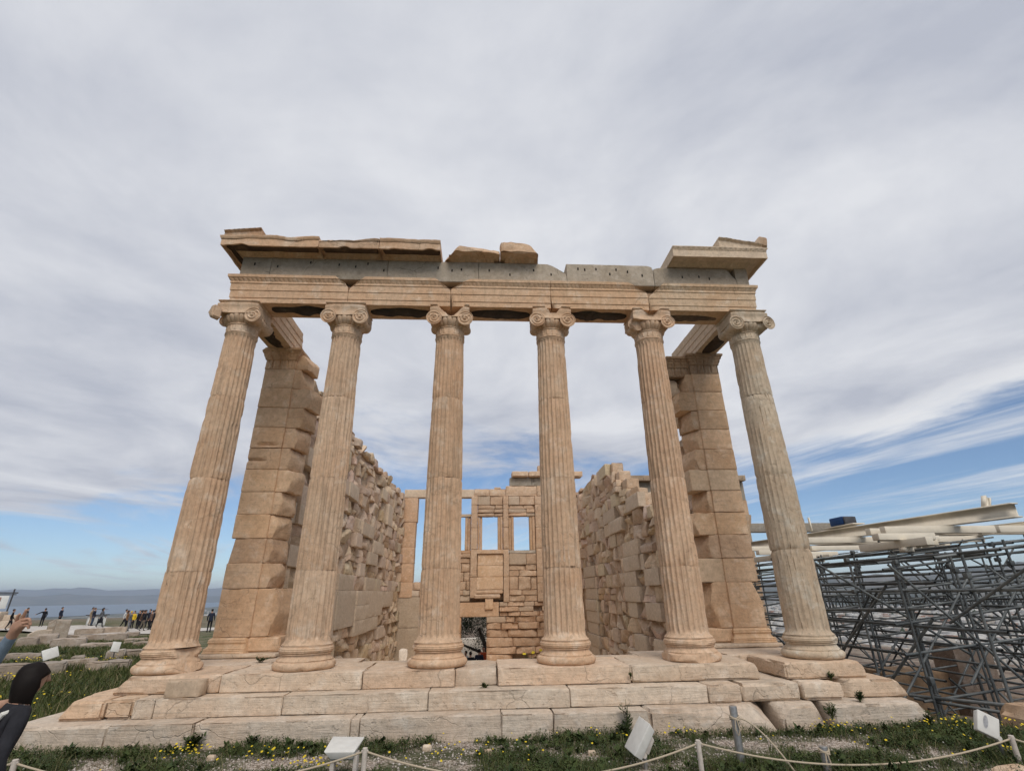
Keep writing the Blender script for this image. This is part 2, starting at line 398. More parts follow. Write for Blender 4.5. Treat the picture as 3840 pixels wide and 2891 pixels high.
MAT['new'] = stone('new_marble', (0.57, 0.485, 0.39), (0.54, 0.45, 0.35), (0.62, 0.535, 0.44), strata=0.15, crack=0.0, pits=0.1, lichen=0.08, bump=0.25)
MAT['grey'] = stone('grey_limestone', (0.385, 0.345, 0.295), (0.34, 0.295, 0.24), (0.46, 0.42, 0.37), strata=0.1, crack=0.5, lichen=0.25, pits=0.8, bump=0.4)
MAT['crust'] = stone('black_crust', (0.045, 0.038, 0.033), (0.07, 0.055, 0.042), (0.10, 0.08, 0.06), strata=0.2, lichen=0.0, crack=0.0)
MAT['field'] = stone('grey_field_stone', (0.36, 0.31, 0.26), (0.33, 0.265, 0.205), (0.46, 0.42, 0.37), strata=0.5, lichen=0.4, bump=0.9, bdist=0.03)
# ------------------------------------------------------------------ the temple
random.seed(7); rng = np.random.default_rng(11)
TEMPLE = empty('temple', (0, 0, 0))
tag(TEMPLE, 'ruined marble temple with six tall fluted columns on three steps', 'temple')
def part(name, loc=(0, 0, 0), label=None):
    o = empty(name, loc, TEMPLE)
    if label: o['label'] = label
    return o
AX = [(i - 2.5) * 2.113 for i in range(6)]
WARM = [(1.0, 0.98, 0.96), (1.0, 1.0, 1.0), (1.03, 1.0, 0.97), (1.04, 1.02, 1.0), (1.03, 1.0, 0.98), (0.92, 1.03, 1.10)]
COLNOTE = ['leftmost column, its corner capital broken, base chipped', 'second column from the left, base whole', 'third column from the left, left of the doorway',
           'fourth column from the left with a square patch in its shaft', 'fifth column from the left, its left volute and base broken', 'rightmost column, greyer restored shaft with shallow flutes']

NF = 24
_u = np.array([0.0, 0.16, 0.24, 0.38, 0.58, 0.78, 0.92])
def drum(cx, z0, z1, depth, wear, seed, tint, first, last, shallow):
    per = len(_u); th = (np.arange(NF)[:, None] + _u[None]).ravel() * 2 * math.pi / NF
    gv = np.where(_u <= 0.16, 0.0, np.sqrt(np.clip(1 - ((_u - 0.58) / 0.42) ** 2, 0, 1)))
    g = np.tile(gv, NF); fil = np.tile((_u <= 0.16).astype(float), NF)
    zs = np.linspace(z0, z1, max(10, int((z1 - z0) / 0.06)))
    ex = [z0 + 0.008, z1 - 0.008]
    if first: ex += [0.352, 0.36, 0.375, 0.40, 0.43, 0.455, 0.47, 0.48]
    if last: ex += [5.80, 5.83, 5.845, 5.855, 5.87, 5.885, 5.90]
    zs = np.unique(np.concatenate([zs, [e for e in ex if z0 < e < z1]]))
    Z, T = np.meshgrid(zs, th, indexing='ij'); G = np.repeat(g[None], len(zs), 0); FI = np.repeat(fil[None], len(zs), 0)
    t = (Z - 0.35) / 5.57
    R = 0.347 - 0.062 * t ** 1.6
    R = R + 0.055 * np.clip((0.43 - Z) / 0.08, 0, 1) ** 2 + 0.018 * np.clip((Z - 5.86) / 0.06, 0, 1) ** 2
    fade = np.sqrt(np.clip((Z - 0.42) / 0.05, 0, 1)) * np.sqrt(np.clip((5.875 - Z) / 0.05, 0, 1))
    P = np.stack([R * np.cos(T) + cx, R * np.sin(T), Z], -1)
    soft = np.clip(1.0 - wear * np.clip(fbm(P * np.array([2.0, 2.0, 0.8]) + seed, 3, 1) + 0.25, 0, 1), 0.12, 1)
    D = depth * fade * soft * (R / 0.34)
    R2 = R - D * G
    # broken arrises: the fillets are nicked, worn in long runs
    nick = np.clip(fbm(P * np.array([9, 9, 5.0]) + seed * 1.3, 3, 4) - 0.02, 0, 1)
    R2 = R2 - FI * fade * nick * 0.032 * (0.5 + wear) - (1 - soft) * 0.010
    R2 = R2 + 0.004 * fbm(P * np.array([7, 7, 3.0]) + seed, 3, 8)
    # chipped rims at the joints
    rim = np.maximum(np.clip(1 - (Z - z0) / 0.05, 0, 1) * (0 if first else 1), np.clip(1 - (z1 - Z) / 0.05, 0, 1) * (0 if last else 1))
    R2 = R2 - rim * np.clip(fbm(P * np.array([5, 5, 9.0]) + 3 + seed, 3, 6) + (0.12 if shallow else -0.12), 0, 1) * (0.05 if shallow else 0.04)
    R2 = R2 - 0.004 * (rim > 0.8)
    m, n = Z.shape
    V = np.stack([cx + R2 * np.cos(T), R2 * np.sin(T), Z], -1).reshape(-1, 3)
    i, j = np.meshgrid(np.arange(m-1), np.arange(n), indexing='ij'); j2 = (j + 1) % n
    Q = np.stack([i*n+j, i*n+j2, (i+1)*n+j2, (i+1)*n+j], -1).reshape(-1, 4)
    k = len(V); V = np.concatenate([V, [[cx, 0, z0], [cx, 0, z1]]]); a = np.arange(n); b = (a + 1) % n
    Tt = np.concatenate([np.stack([b, a, np.full(n, k)], 1), np.stack([(m-1)*n+a, (m-1)*n+b, np.full(n, k+1)], 1)])
    return V, [Q, Tt]

def base_mesh(cx, seed, cuts=(), rough=0.004):
    prof = [(0.40, 0.0)]
    for a in np.linspace(-80, 85, 9): prof.append((0.425 + 0.062 * math.cos(math.radians(a)), 0.062 + 0.062 * math.sin(math.radians(a))))
    prof += [(0.432, 0.128), (0.432, 0.138)]
    for a in np.linspace(0, 1, 7): prof.append((0.432 - 0.050 * math.sin(a * math.pi * 0.62) , 0.140 + 0.082 * a))
    prof += [(0.405, 0.224), (0.405, 0.232)]
    for k, a in enumerate(np.linspace(-80, 80, 13)):
        prof.append((0.385 + 0.040 * math.cos(math.radians(a)) - (0.006 if k % 3 == 1 else 0), 0.282 + 0.046 * math.sin(math.radians(a))))
    prof += [(0.395, 0.335), (0.395, 0.349)]
    def mod(T, r, z):
        P = np.stack([r * np.cos(T) + cx, r * np.sin(T), z], -1)
        r = r + rough * fbm(P * 7 + seed, 3, 2) * 1.5 - np.clip(fbm(P * np.array([3.0, 3.0, 5.0]) + seed * 2.1, 3, 5) - 0.22, 0, 1) * 0.10
        return r, z
    V, F = lathe(prof, 72, cx, 0, mod)
    for cp, cn in cuts:
        cn = np.array(cn, float); cn /= np.linalg.norm(cn); s_ = (V - np.array(cp)) @ cn; w = s_ > 0
        V[w] -= cn * (s_[w] - 0.03 * fbm(V[w] * 6, 3, 2))[:, None]
    return V, F

def volute(cx, cz, R, y0, y1, hand, yaw=0.0, pivot=None, broken=False, seed=0, tail=0.34):
    """two spiral faces joined by a waisted bolster along y"""
    nt = 60; th = np.arange(nt) * 2 * math.pi / nt
    rows = []
    def face(y, sgn):
        out_ = []
        for s in np.linspace(0.04, 1.0, 22):
            ph = s * 2.6 * 1.0 - hand * th / (2 * math.pi)
            h = 0.013 * np.cos(2 * math.pi * ph) + (0.016 if s < 0.14 else 0.0)
            h = np.where(s > 0.93, 0.008, h)
            rr = R * s * (1 + 0.05 * np.cos(th - 0.8 * hand))
            out_.append(np.stack([rr * np.cos(th), np.full(nt, y) + sgn * h, rr * np.sin(th)], 1))
        return out_
    rows += face(y0, -1)
    L = y1 - y0
    for t, k in [(0.01, 1.0), (0.05, 0.97), (0.10, 0.90), (0.2, 0.74), (0.3, 0.64), (0.38, 0.60), (0.42, 0.67), (0.46, 0.60), (0.5, 0.59), (0.54, 0.60), (0.58, 0.67), (0.62, 0.60), (0.7, 0.64), (0.8, 0.74), (0.90, 0.90), (0.95, 0.97), (0.99, 1.0)]:
        rr = R * k * (1 - tail * t) * (1 + 0.05 * np.cos(th - 0.8 * hand))
        rows.append(np.stack([rr * np.cos(th), np.full(nt, y0 + L * t), rr * np.sin(th)], 1))
    rows += [np.stack([q[:, 0] * (1 - tail), q[:, 1], q[:, 2] * (1 - tail)], 1) for q in face(y1, 1)[::-1]]
    V = np.concatenate(rows); m = len(rows)
    i, j = np.meshgrid(np.arange(m-1), np.arange(nt), indexing='ij'); j2 = (j + 1) % nt
    Q = np.stack([i*nt+j, (i+1)*nt+j, (i+1)*nt+j2, i*nt+j2], -1).reshape(-1, 4)
    k = len(V); V = np.concatenate([V, [[0, y0 - 0.018, 0], [0, y1 + 0.018, 0]]]); a = np.arange(nt); b = (a + 1) % nt
    T = np.concatenate([np.stack([a, b, np.full(nt, k)], 1), np.stack([(m-1)*nt+b, (m-1)*nt+a, np.full(nt, k+1)], 1)])
    if broken:
        V = V + 0.05 * np.stack([fbm(V * 5 + seed, 3, 1), fbm(V * 5 + seed, 3, 2) * 0.5, fbm(V * 5 + seed, 3, 3)], 1)
        fr = V[:, 1] < y0 + 0.10
        V[fr, 1] = y0 + 0.10 + 0.35 * np.abs(V[fr, 0]) + 0.03 * fbm(V[fr] * 6, 3, 4)
    else:
        V = V + 0.004 * np.stack([fbm(V * 9 + seed, 3, 1), fbm(V * 9 + seed, 3, 2), fbm(V * 9 + seed, 3, 3)], 1)
    if yaw:
        c, s = math.cos(yaw), math.sin(yaw); py_ = 0.0 if pivot is None else pivot
        x, y = V[:, 0].copy(), V[:, 1] - py_
        V[:, 0] = c * x - s * y; V[:, 1] = s * x + c * y + py_
    V[:, 0] += cx; V[:, 2] += cz
    return V, [Q, T]

def capital(cx, i, seed):
    b = MB()
    # necking with a carved band of palmettes
    zs = np.array([5.922, 5.93, 5.945, 5.955] + list(np.linspace(5.965, 6.095, 18)) + [6.10, 6.115, 6.125])
    pr = [(0.302 if 5.925 < z < 5.95 or 6.10 <= z < 6.12 else 0.287, z) for z in zs]
    def relief(T, r, z):
        q = np.clip((z - 5.965) / 0.13, 0, 1); on = (q > 0) & (q < 1)
        a = T * 18 / 2; pal = np.abs(np.cos(a)); fan = np.clip(np.cos((np.mod(T * 18 / (2 * math.pi), 1) - 0.5) * 14 * (0.35 + q)), 0, 1)
        rel = np.where(on, 0.016 * fan * (pal < 0.92) * np.sin(np.clip(q, 0, 1) * math.pi) ** 0.4, 0)
        P = np.stack([np.cos(T) * 0.29 + cx, np.sin(T) * 0.29, z], -1)
        return r + rel - 0.012 * np.clip(fbm(P * 6 + seed, 3, 3), 0, 1), z
    V, F = lathe(pr, 144, cx, 0, relief); b.add(V, F)
    # egg and dart
    pe = [(0.29, 6.125), (0.305, 6.135), (0.335, 6.16), (0.365, 6.20), (0.385, 6.245), (0.385, 6.28), (0.36, 6.31)]
    def eggs(T, r, z):
        e = np.abs(np.sin(T * 11)); on = (z > 6.13) & (z < 6.30)
        return r - np.where(on, 0.028 * (1 - e ** 0.5), 0), z
    V, F = lathe(pe, 132, cx, 0, eggs); b.add(V, F)
    cz = 6.262; dx = 0.318; R = 0.158
    # canalis: slab between the volutes, sagging lower edge, rims
    nx, nz = 34, 10; xs = np.linspace(-0.40, 0.40, nx); ts = np.linspace(0, 1, nz)
    def face(y, sg):
        Xg, Tg = np.meshgrid(xs, ts, indexing='ij')
        zb = 6.325 - 0.035 * (1 - (Xg / 0.40) ** 2); zt = 6.535 - 0.03 * np.clip(np.abs(Xg) / 0.4, 0, 1) ** 4
        Zg = zb + (zt - zb) * Tg
        dep = 0.020 * np.sin(np.clip((Tg - 0.08) / 0.72, 0, 1) * math.pi)
        return np.stack([cx + Xg, y + sg * dep, Zg], -1)
    A = face(-0.385, 1); B = face(0.30, -1)
    V = np.concatenate([A.reshape(-1, 3), B.reshape(-1, 3)]); n = nx * nz
    ii, jj = np.meshgrid(np.arange(nx-1), np.arange(nz-1), indexing='ij'); q = np.stack([ii*nz+jj, (ii+1)*nz+jj, (ii+1)*nz+jj+1, ii*nz+jj+1], -1).reshape(-1, 4)
    I = np.arange(nx-1); J = np.arange(nz-1)
    tops = np.stack([I*nz+nz-1, (I+1)*nz+nz-1, n+(I+1)*nz+nz-1, n+I*nz+nz-1], 1); bots = np.stack([I*nz, n+I*nz, n+(I+1)*nz, (I+1)*nz], 1)
    l_ = np.stack([J, J+1, n+J+1, n+J], 1); r_ = np.stack([(nx-1)*nz+J, n+(nx-1)*nz+J, n+(nx-1)*nz+J+1, (nx-1)*nz+J+1], 1)
    b.add(V, np.concatenate([q, q[:, ::-1] + n, tops, bots, l_, r_]))
    if i == 0:      # corner: outer volute turned on the diagonal and snapped short
        V, F = rock(cx - 0.56, cx - 0.28, -0.46, -0.30, cz - 0.13, cz + 0.13, 0.04, 0.02, 0.02, 0.05, 31, [((cx - 0.50, -0.4, cz + 0.02), (-0.8, -0.1, -0.6)), ((cx - 0.48, -0.4, cz + 0.06), (-0.7, -0.2, 0.7))]); 
        c, s = math.cos(-0.7), math.sin(-0.7); X0, Y0 = cx - 0.42, -0.38; x, y = V[:, 0] - X0, V[:, 1] - Y0
        V[:, 0] = X0 + c*x - s*y; V[:, 1] = Y0 + s*x + c*y; b.add(V, F)
        b.add(*volute(cx + dx, cz, R, -0.38, 0.30, -1, seed=seed, tail=0.15))
        b.add(*volute(cx - dx, cz, R * 0.9, -0.1, 0.43, 1, seed=seed + 2))
    elif i == 5:
        b.add(*volute(cx - dx, cz, R, -0.39, 0.25, 1, seed=seed))
        b.add(*volute(cx + dx + 0.02, cz, R, -0.42, -0.28, -1, yaw=math.radians(14), pivot=-0.34, seed=seed))
        b.add(*rock(cx + 0.12, cx + 0.40, -0.33, 0.36, cz - 0.10, cz + 0.16, 0.08, 0.004, 0.06, 0.01, 3))
    else:
        b.add(*volute(cx - dx, cz, R, -0.38, 0.16, 1, broken=(i == 4), seed=seed))
        b.add(*volute(cx + dx, cz, R * (0.92 if i == 4 else 1), -0.38, 0.16, -1, seed=seed + 1))
    V, F = rect_mould(cx - 0.345, cx + 0.345, -0.34, 0.30, [(0.0, 6.53), (0.02, 6.54), (0.045, 6.555), (0.055, 6.572), (0.05, 6.585)], seg=0.02, egg=(1, 2), pitch=0.06, depth=0.02, noise=0.006, seed=seed)
    b.add(V, F)
    V = np.concatenate(b.V); rel = V - np.array([cx, 0, 0])
    if i in (2, 3, 4):        # arrises of abacus and canalis lost in the middle where the beams meet
        wv = {2: (0.02, 6.33, 1.05), 3: (0.03, 6.44, 1.2), 4: (-0.02, 6.42, 0.9)}[i]
        lim = wv[1] + wv[2] * np.clip(np.abs(rel[:, 0] - wv[0]) - 0.05, 0, 9) + 0.03 * fbm(rel * 7 + seed, 3, 1)
        hit = (rel[:, 2] > lim) & (rel[:, 1] < 0.12) & (rel[:, 2] > 6.3)
        V[hit, 2] = lim[hit]
        if i in (2, 3):
            V[hit, 1] = np.minimum(V[hit, 1] + 0.05, 0.2)
    if i == 1:
        pass
    V[:, :] += 0.003 * np.stack([fbm(rel * 12 + seed, 2, 1), fbm(rel * 12 + seed, 2, 2), fbm(rel * 12 + seed, 2, 3)], 1)
    b.V = [V]
    return b

JN = [1.466, 3.02, 4.58]
BASECUT = {0: [((AX[0] + 0.30, -0.2, 0.24), (0.9, -0.4, 0.35))], 4: [((AX[4] - 0.35, -0.30, 0.1), (-0.7, -0.7, 0.1)), ((AX[4] + 0.1, -0.41, 0.1), (0.2, -1, 0.1)), ((AX[4] - 0.42, 0, 0.1), (-1, 0, 0))],
           2: [((AX[2] - 0.36, -0.22, 0.26), (-0.9, -0.45, 0.3))]}
for i, cx in enumerate(AX):
    c = part('column', (cx, 0, 0), COLNOTE[i])
    sh = (i == 5)
    jn = [1.723, 3.062, 4.70] if sh else JN
    zz_ = [0.35] + jn + [5.921]
    V, F = base_mesh(cx, 3 + i * 5, BASECUT.get(i, ()))
    obj('base', V, F, MAT['marble'], c, WARM[i], sharp=40)
    for k in range(4):
        dep = 0.014 if sh else 0.040
        if sh and k == 3: dep = 0.022
        wear = [0.9, 0.55, 0.35, 0.45, 0.6, 0.9][i]
        if i == 0 and k == 0: wear = 1.6
        tk = 1 + 0.04 * math.sin(i * 3.1 + k * 2.3)
        V, F = drum(cx, zz_[k] + 0.0015, zz_[k+1] - 0.0015, dep, wear, i * 9 + k * 2.7, None, k == 0, k == 3, sh)
        obj('drum', V, F, MAT['shaft'], c, tuple(t * tk for t in WARM[i]), sharp=38)
    if i == 3:      # patch let into the lower shaft
        V, F = rock(cx - 0.06, cx + 0.20, -0.318, -0.20, 1.475, 2.02, 0.05, 0.004, 0.01, 0.02, 5); V[:, 1] += 0.9 * (V[:, 0] - cx) ** 2
        obj('repair_patch', V, F, MAT['marble'], c, (0.97, 0.93, 0.9))
    if i == 2:
        pass
    capital(cx, i, 4 + i * 3.3).build('capital', MAT['marble'], c, tuple(1.0 * t for t in WARM[i]), sharp=36)

# --- architrave: three bands and a crown of eggs, joints over the columns
AP = [(0.0, 6.588), (0.0, 6.70), (0.014, 6.703), (0.014, 6.868), (0.028, 6.871), (0.028, 7.022), (0.042, 7.028), (0.046, 7.05), (0.042, 7.068), (0.048, 7.078), (0.066, 7.10), (0.078, 7.128), (0.082, 7.142), (0.092, 7.148), (0.098, 7.21)]
ARCH = part('architrave')
ends = [-5.53, AX[1], AX[2], AX[3], AX[4], 5.53]
ac = {0: [((AX[1] - 0.16, -0.3, 7.14), (0.62, -0.25, 0.78)), ((AX[1] - 0.05, -0.33, 7.0), (0.8, -0.5, 0.35))],
      1: [((AX[1] + 0.20, -0.3, 7.13), (-0.66, -0.25, 0.75)), ((AX[2] - 0.17, -0.3, 7.11), (0.6, -0.25, 0.78))],
      2: [((AX[2] + 0.20, -0.3, 7.12), (-0.48, -0.3, 0.83)), ((AX[2] + 0.10, -0.31, 6.66), (-0.55, -0.8, -0.25))],
      3: [((AX[4] - 0.13, -0.3, 7.06), (0.5, -0.25, 0.84)), ((AX[3] + 0.08, -0.31, 6.68), (-0.6, -0.65, -0.45))],
      4: [((AX[4] + 0.24, -0.3, 7.13), (-0.68, -0.25, 0.70)), ((AX[4] + 0.09, -0.31, 6.68), (-0.55, -0.8, -0.3))]}
at_ = [(1.02, 0.97, 0.93), (1.03, 0.99, 0.95), (1.05, 1.0, 0.95), (1.05, 1.0, 0.94), (1.0, 1.02, 1.0)]
for k in range(5):
    m = (1 if k == 0 else 0, 1 if k == 4 else 0, 1, 1)
    V, F = rect_mould(ends[k] + (0.0 if k == 0 else 0.004), ends[k+1] - (0.0 if k == 4 else 0.004), -0.29, 0.29, AP, m, 0.022, (9, 10, 11), 0.088, 0.017, 0.004, k * 3.1, ac.get(k, ()))
    obj('architrave_block', V, F, MAT['marble'], ARCH, at_[k], sharp=25)
for k in range(1, 5):
    V, F = rock(AX[k] - 0.5, AX[k] + 0.5, -0.12, 0.27, 6.60, 7.14, 0.12, 0.01, 0.02, 0.03, 480 + k); obj('architrave_block', V, F, MAT['marble'], ARCH, (0.8, 0.76, 0.72))
# the beams that run back to the antae
for sx, y1 in ((-1, 2.42), (1, 3.05)):
    x0, x1 = sorted((sx * 4.985, sx * 5.53))
    cuts = [((sx * 5.0, 2.25, 7.1), (-sx * 0.3, 0.85, 0.4))] if sx < 0 else []
    V, F = rect_mould(x0, x1, 0.40, y1, AP[:7] + [(0.046, 7.05), (0.05, 7.21)], (1, 1, 0, 0), 0.06, (), 0.09, 0.02, 0.005, 9 + sx, cuts)
    obj('side_beam', V, F, MAT['new'] if sx > 0 else MAT['marble'], ARCH, (1.0, 0.93, 0.86) if sx > 0 else (1.08, 1.06, 1.05), sharp=25)
# black crust on the undersides
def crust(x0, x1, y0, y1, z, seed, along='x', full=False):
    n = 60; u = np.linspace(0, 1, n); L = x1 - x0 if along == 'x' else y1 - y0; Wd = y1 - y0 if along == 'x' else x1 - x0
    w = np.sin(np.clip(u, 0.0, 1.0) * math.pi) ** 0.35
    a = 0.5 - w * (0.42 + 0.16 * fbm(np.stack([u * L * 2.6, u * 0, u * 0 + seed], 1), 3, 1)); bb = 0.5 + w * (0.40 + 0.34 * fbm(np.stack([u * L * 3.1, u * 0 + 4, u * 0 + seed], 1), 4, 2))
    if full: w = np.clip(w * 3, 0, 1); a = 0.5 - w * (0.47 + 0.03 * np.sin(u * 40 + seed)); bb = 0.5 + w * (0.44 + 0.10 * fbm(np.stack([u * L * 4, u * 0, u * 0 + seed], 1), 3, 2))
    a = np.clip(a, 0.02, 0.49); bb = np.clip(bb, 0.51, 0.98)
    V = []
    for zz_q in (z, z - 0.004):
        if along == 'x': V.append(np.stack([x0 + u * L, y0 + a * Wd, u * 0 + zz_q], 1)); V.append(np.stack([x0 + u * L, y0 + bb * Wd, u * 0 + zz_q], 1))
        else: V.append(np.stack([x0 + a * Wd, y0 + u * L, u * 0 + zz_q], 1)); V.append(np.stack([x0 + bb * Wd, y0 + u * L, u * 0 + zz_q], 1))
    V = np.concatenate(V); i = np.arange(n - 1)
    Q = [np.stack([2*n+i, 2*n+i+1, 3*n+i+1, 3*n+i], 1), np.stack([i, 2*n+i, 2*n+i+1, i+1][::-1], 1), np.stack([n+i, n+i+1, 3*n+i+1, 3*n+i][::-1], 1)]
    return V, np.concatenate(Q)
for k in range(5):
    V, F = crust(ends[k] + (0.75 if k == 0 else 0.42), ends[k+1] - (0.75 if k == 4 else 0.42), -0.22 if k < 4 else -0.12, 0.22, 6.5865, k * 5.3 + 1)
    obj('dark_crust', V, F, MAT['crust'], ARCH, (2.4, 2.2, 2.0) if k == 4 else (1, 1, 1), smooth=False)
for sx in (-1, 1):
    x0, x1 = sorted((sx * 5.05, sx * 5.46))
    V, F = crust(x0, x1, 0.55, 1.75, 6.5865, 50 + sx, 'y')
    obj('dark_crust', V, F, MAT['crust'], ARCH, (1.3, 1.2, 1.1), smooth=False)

# --- frieze of grey limestone
FRZ = part('frieze')
fx = [-5.47, -4.86, -2.42, -0.48, 1.44, 3.38, 5.24, 5.53]
fz = [7.724, 7.724, 7.724, 7.724, 7.745, 7.70, 7.724]
fcut = {3: [((1.06, -0.27, 7.72), (0.55, 0, 0.83))], 5: [((3.42, -0.2, 7.66), (-0.3, 0, 0.95)), ((5.13, -0.3, 7.58), (0.85, -0.2, 0.5))], 4: [((3.3, 0, 7.74), (0.5, 0, 0.9))]}
for k in range(7):
    V, F = rock(fx[k] + 0.003, fx[k+1] - 0.003, -0.262 - 0.004 * (k % 2), 0.26, 7.2125, fz[k], 0.10, 0.004, 0.008, 0.018, 60 + k, fcut.get(k, ()))
    obj('frieze_block', V, F, MAT['grey'], FRZ, tuple(np.array([1.06, 1.0, 0.92]) * [0.86, 0.9, 0.97, 1.02, 1.0, 0.92, 0.98][k]))
# dowel holes: bronze pins once held relief figures; dark boxes on the face paint the shade inside
hm = plain('socket_shadow', (0.03, 0.025, 0.02), 1.0)
for x, z in [(-5.2, 7.55), (-4.72, 7.50), (-4.05, 7.62), (-3.45, 7.58), (-3.1, 7.54), (-2.85, 7.62), (-2.5, 7.46), (-1.35, 7.56), (-1.05, 7.50), (-0.85, 7.53), (-0.25, 7.52), (0.2, 7.42), (0.72, 7.55), (1.1, 7.45), (1.7, 7.62), (1.85, 7.60), (2.1, 7.62), (2.4, 7.50), (2.55, 7.62), (2.8, 7.57), (3.12, 7.48), (4.02, 7.46), (4.4, 7.48), (4.63, 7.43)]:
    V, F = box(x - 0.014, x + 0.014, -0.2705, -0.255, z - 0.03, z + 0.03)
    obj('dowel_hole_shade', V, F, hm, FRZ, smooth=False)

# --- cornice: corner pieces, broken middle, gap, new corner on the right
CRN = part('cornice')
CP = [(0.0, 7.725), (0.015, 7.73), (0.018, 7.742), (0.04, 7.757), (0.07, 7.782), (0.082, 7.80), (0.10, 7.81), (0.335, 7.80), (0.345, 7.73), (0.385, 7.727), (0.388, 7.895), (0.397, 7.90), (0.405, 7.91), (0.415, 7.93), (0.425, 7.955), (0.425, 7.972)]
y0c = -0.272
def cor(x0, x1, m, prof, tint, seed, cuts=(), egg=(3, 4), mat='marble'):
    V, F = rect_mould(x0, x1, y0c, 0.30, prof, m, 0.024, egg, 0.10, 0.03, 0.010, seed, cuts)
    # lower lip of the slab is broken away in bites
    lip = (V[:, 2] > 7.70) & (V[:, 2] < 7.80) & (V[:, 1] < -0.55)
    if mat == 'marble':
        V[lip, 2] += np.clip(fbm(np.stack([V[lip, 0] * 2.2, V[lip, 0] * 0, V[lip, 0] * 0 + seed], 1), 4, 3) - 0.05, 0, 1) * 0.13
        up = V[:, 2] > 7.90
        V[up, 2] -= np.clip(fbm(np.stack([V[up, 0] * 1.6, V[up, 0] * 0, V[up, 0] * 0 + seed + 9], 1), 4, 5) + 0.05, 0, 1) * 0.06
        V[up, 2] -= 0.03 * np.clip(fbm(np.stack([V[up, 0] * 9, V[up, 1] * 5, V[up, 0] * 0 + seed], 1), 3, 2), 0, 1)
    obj('cornice_block', V, F, MAT[mat], CRN, tint, sharp=28)
    return V
cor(-5.47, -3.80, (0.75, 0, 1, 0), CP, (1.06, 1.02, 0.98), 3)
cor(-3.79, -2.56, (0, 0, 1, 0), CP, (0.90, 0.87, 0.85), 5, [((-3.2, -0.66, 7.95), (-0.05, -0.6, 0.75))])
cor(-2.55, -1.285, (0, 0, 1, 0), CP, (0.98, 0.94, 0.91), 8)
for x0, x1, z1, seed, cuts in ((-1.22, -0.03, 7.96, 11, [((-1.15, -0.4, 7.68), (-0.8, -0.5, 0.5)), ((-0.5, -0.55, 7.85), (0.15, -0.75, 0.6))]), (-0.015, 0.86, 8.05, 14, [((0.75, -0.4, 7.85), (0.8, -0.1, 0.55)), ((0.4, -0.60, 7.8), (0.1, -0.9, 0.2))])):
    b = MB(); V, F = rock(x0, x1, -0.58, 0.28, 7.775, z1, 0.055, 0.03, 0.02, 0.07, seed, cuts, rough={'-y': 0.10, '+z': 0.10}); b.add(V, F)
    V, F = rect_mould(x0 + 0.1, x1 - 0.12, y0c, 0.25, [(0.0, 7.727), (0.02, 7.735), (0.06, 7.755), (0.12, 7.785), (0.14, 7.80)], (0, 0, 1, 0), 0.024, (1, 2, 3), 0.10, 0.04, 0.008, seed); b.add(V, F)
    b.build('cornice_block', MAT['marble'], CRN, (0.97, 0.93, 0.89))
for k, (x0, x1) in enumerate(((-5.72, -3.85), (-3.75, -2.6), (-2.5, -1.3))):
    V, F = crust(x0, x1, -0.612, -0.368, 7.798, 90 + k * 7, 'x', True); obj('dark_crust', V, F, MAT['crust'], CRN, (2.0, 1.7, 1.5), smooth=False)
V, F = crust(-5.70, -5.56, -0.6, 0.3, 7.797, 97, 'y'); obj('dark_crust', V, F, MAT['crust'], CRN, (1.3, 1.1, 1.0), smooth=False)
V = cor(3.72, 5.53, (0, 0.75, 1, 0), CP, (1.10, 1.03, 0.96), 31, (), (3, 4, 12, 13), 'new')
# gable ends: the rising slab on each corner
def rake(xa, xb, za, zb, th, tint, mat, seed, cuts=()):
    n = 60; xs = np.linspace(xa, xb, n); b_ = np.linspace(za, zb, n)
    pr = [(-0.30, 0.0), (-0.64, 0.0), (-0.645, th * 0.55), (-0.66, th * 0.62), (-0.70, th * 0.85), (-0.70, th), (-0.30, th)]
    rows = []
    for q, (y, dz) in enumerate(pr):
        e = (np.abs(np.sin(np.arange(n) * (xb - xa) / (n - 1) * math.pi / 0.1)) ** 0.6 - 1) * (0.025 if q in (3, 4) else 0)
        rows.append(np.stack([xs, np.full(n, y) - e, b_ * (1 if dz else 0) + (0 if dz else 1) * np.minimum(b_, za + 0.0) + dz], 1))
    rows = np.stack(rows, 1); V = rows.reshape(-1, 3); m = len(pr)
    V = V + 0.008 * np.stack([fbm(V * 6 + seed, 3, 1), fbm(V * 6 + seed, 3, 2), fbm(V * 6 + seed, 3, 3)], 1)
    i, j = np.meshgrid(np.arange(n-1), np.arange(m), indexing='ij'); j2 = (j + 1) % m
    Q = np.stack([i*m+j, i*m+j2, (i+1)*m+j2, (i+1)*m+j], -1).reshape(-1, 4)
    if xb > xa: Q = Q[:, ::-1]
    k = len(V); V = np.concatenate([V, [V[:m].mean(0), V[-m:].mean(0)]]); a = np.arange(m); c = (a + 1) % m
    T = np.concatenate([np.stack([a, c, np.full(m, k)], 1), np.stack([(n-1)*m+c, (n-1)*m+a, np.full(m, k+1)], 1)])
    obj('raking_cornice', V, [Q, T], MAT[mat], CRN, tint, sharp=28)
rake(-5.74, -5.0, 7.972, 8.06, 0.10, (0.85, 0.79, 0.74), 'marble', 2)
rake(5.76, 4.80, 7.974, 8.13, 0.115, (1.08, 1.02, 0.95), 'new', 4)
V, F = rock(5.60, 5.88, -0.68, -0.38, 7.98, 8.28, 0.05, 0.015, 0.05, 0.05, 77, [((5.62, -0.5, 8.12), (-0.9, 0, 0.45))])
c, s = math.cos(0.2), math.sin(0.2); x, z = V[:, 0] - 5.72, V[:, 2] - 7.99
V[:, 0] = 5.72 + c*x + s*z; V[:, 2] = 7.99 - s*x + c*z + 0.045
obj('finial_base', V, F, MAT['marble'], CRN, (0.72, 0.70, 0.68))

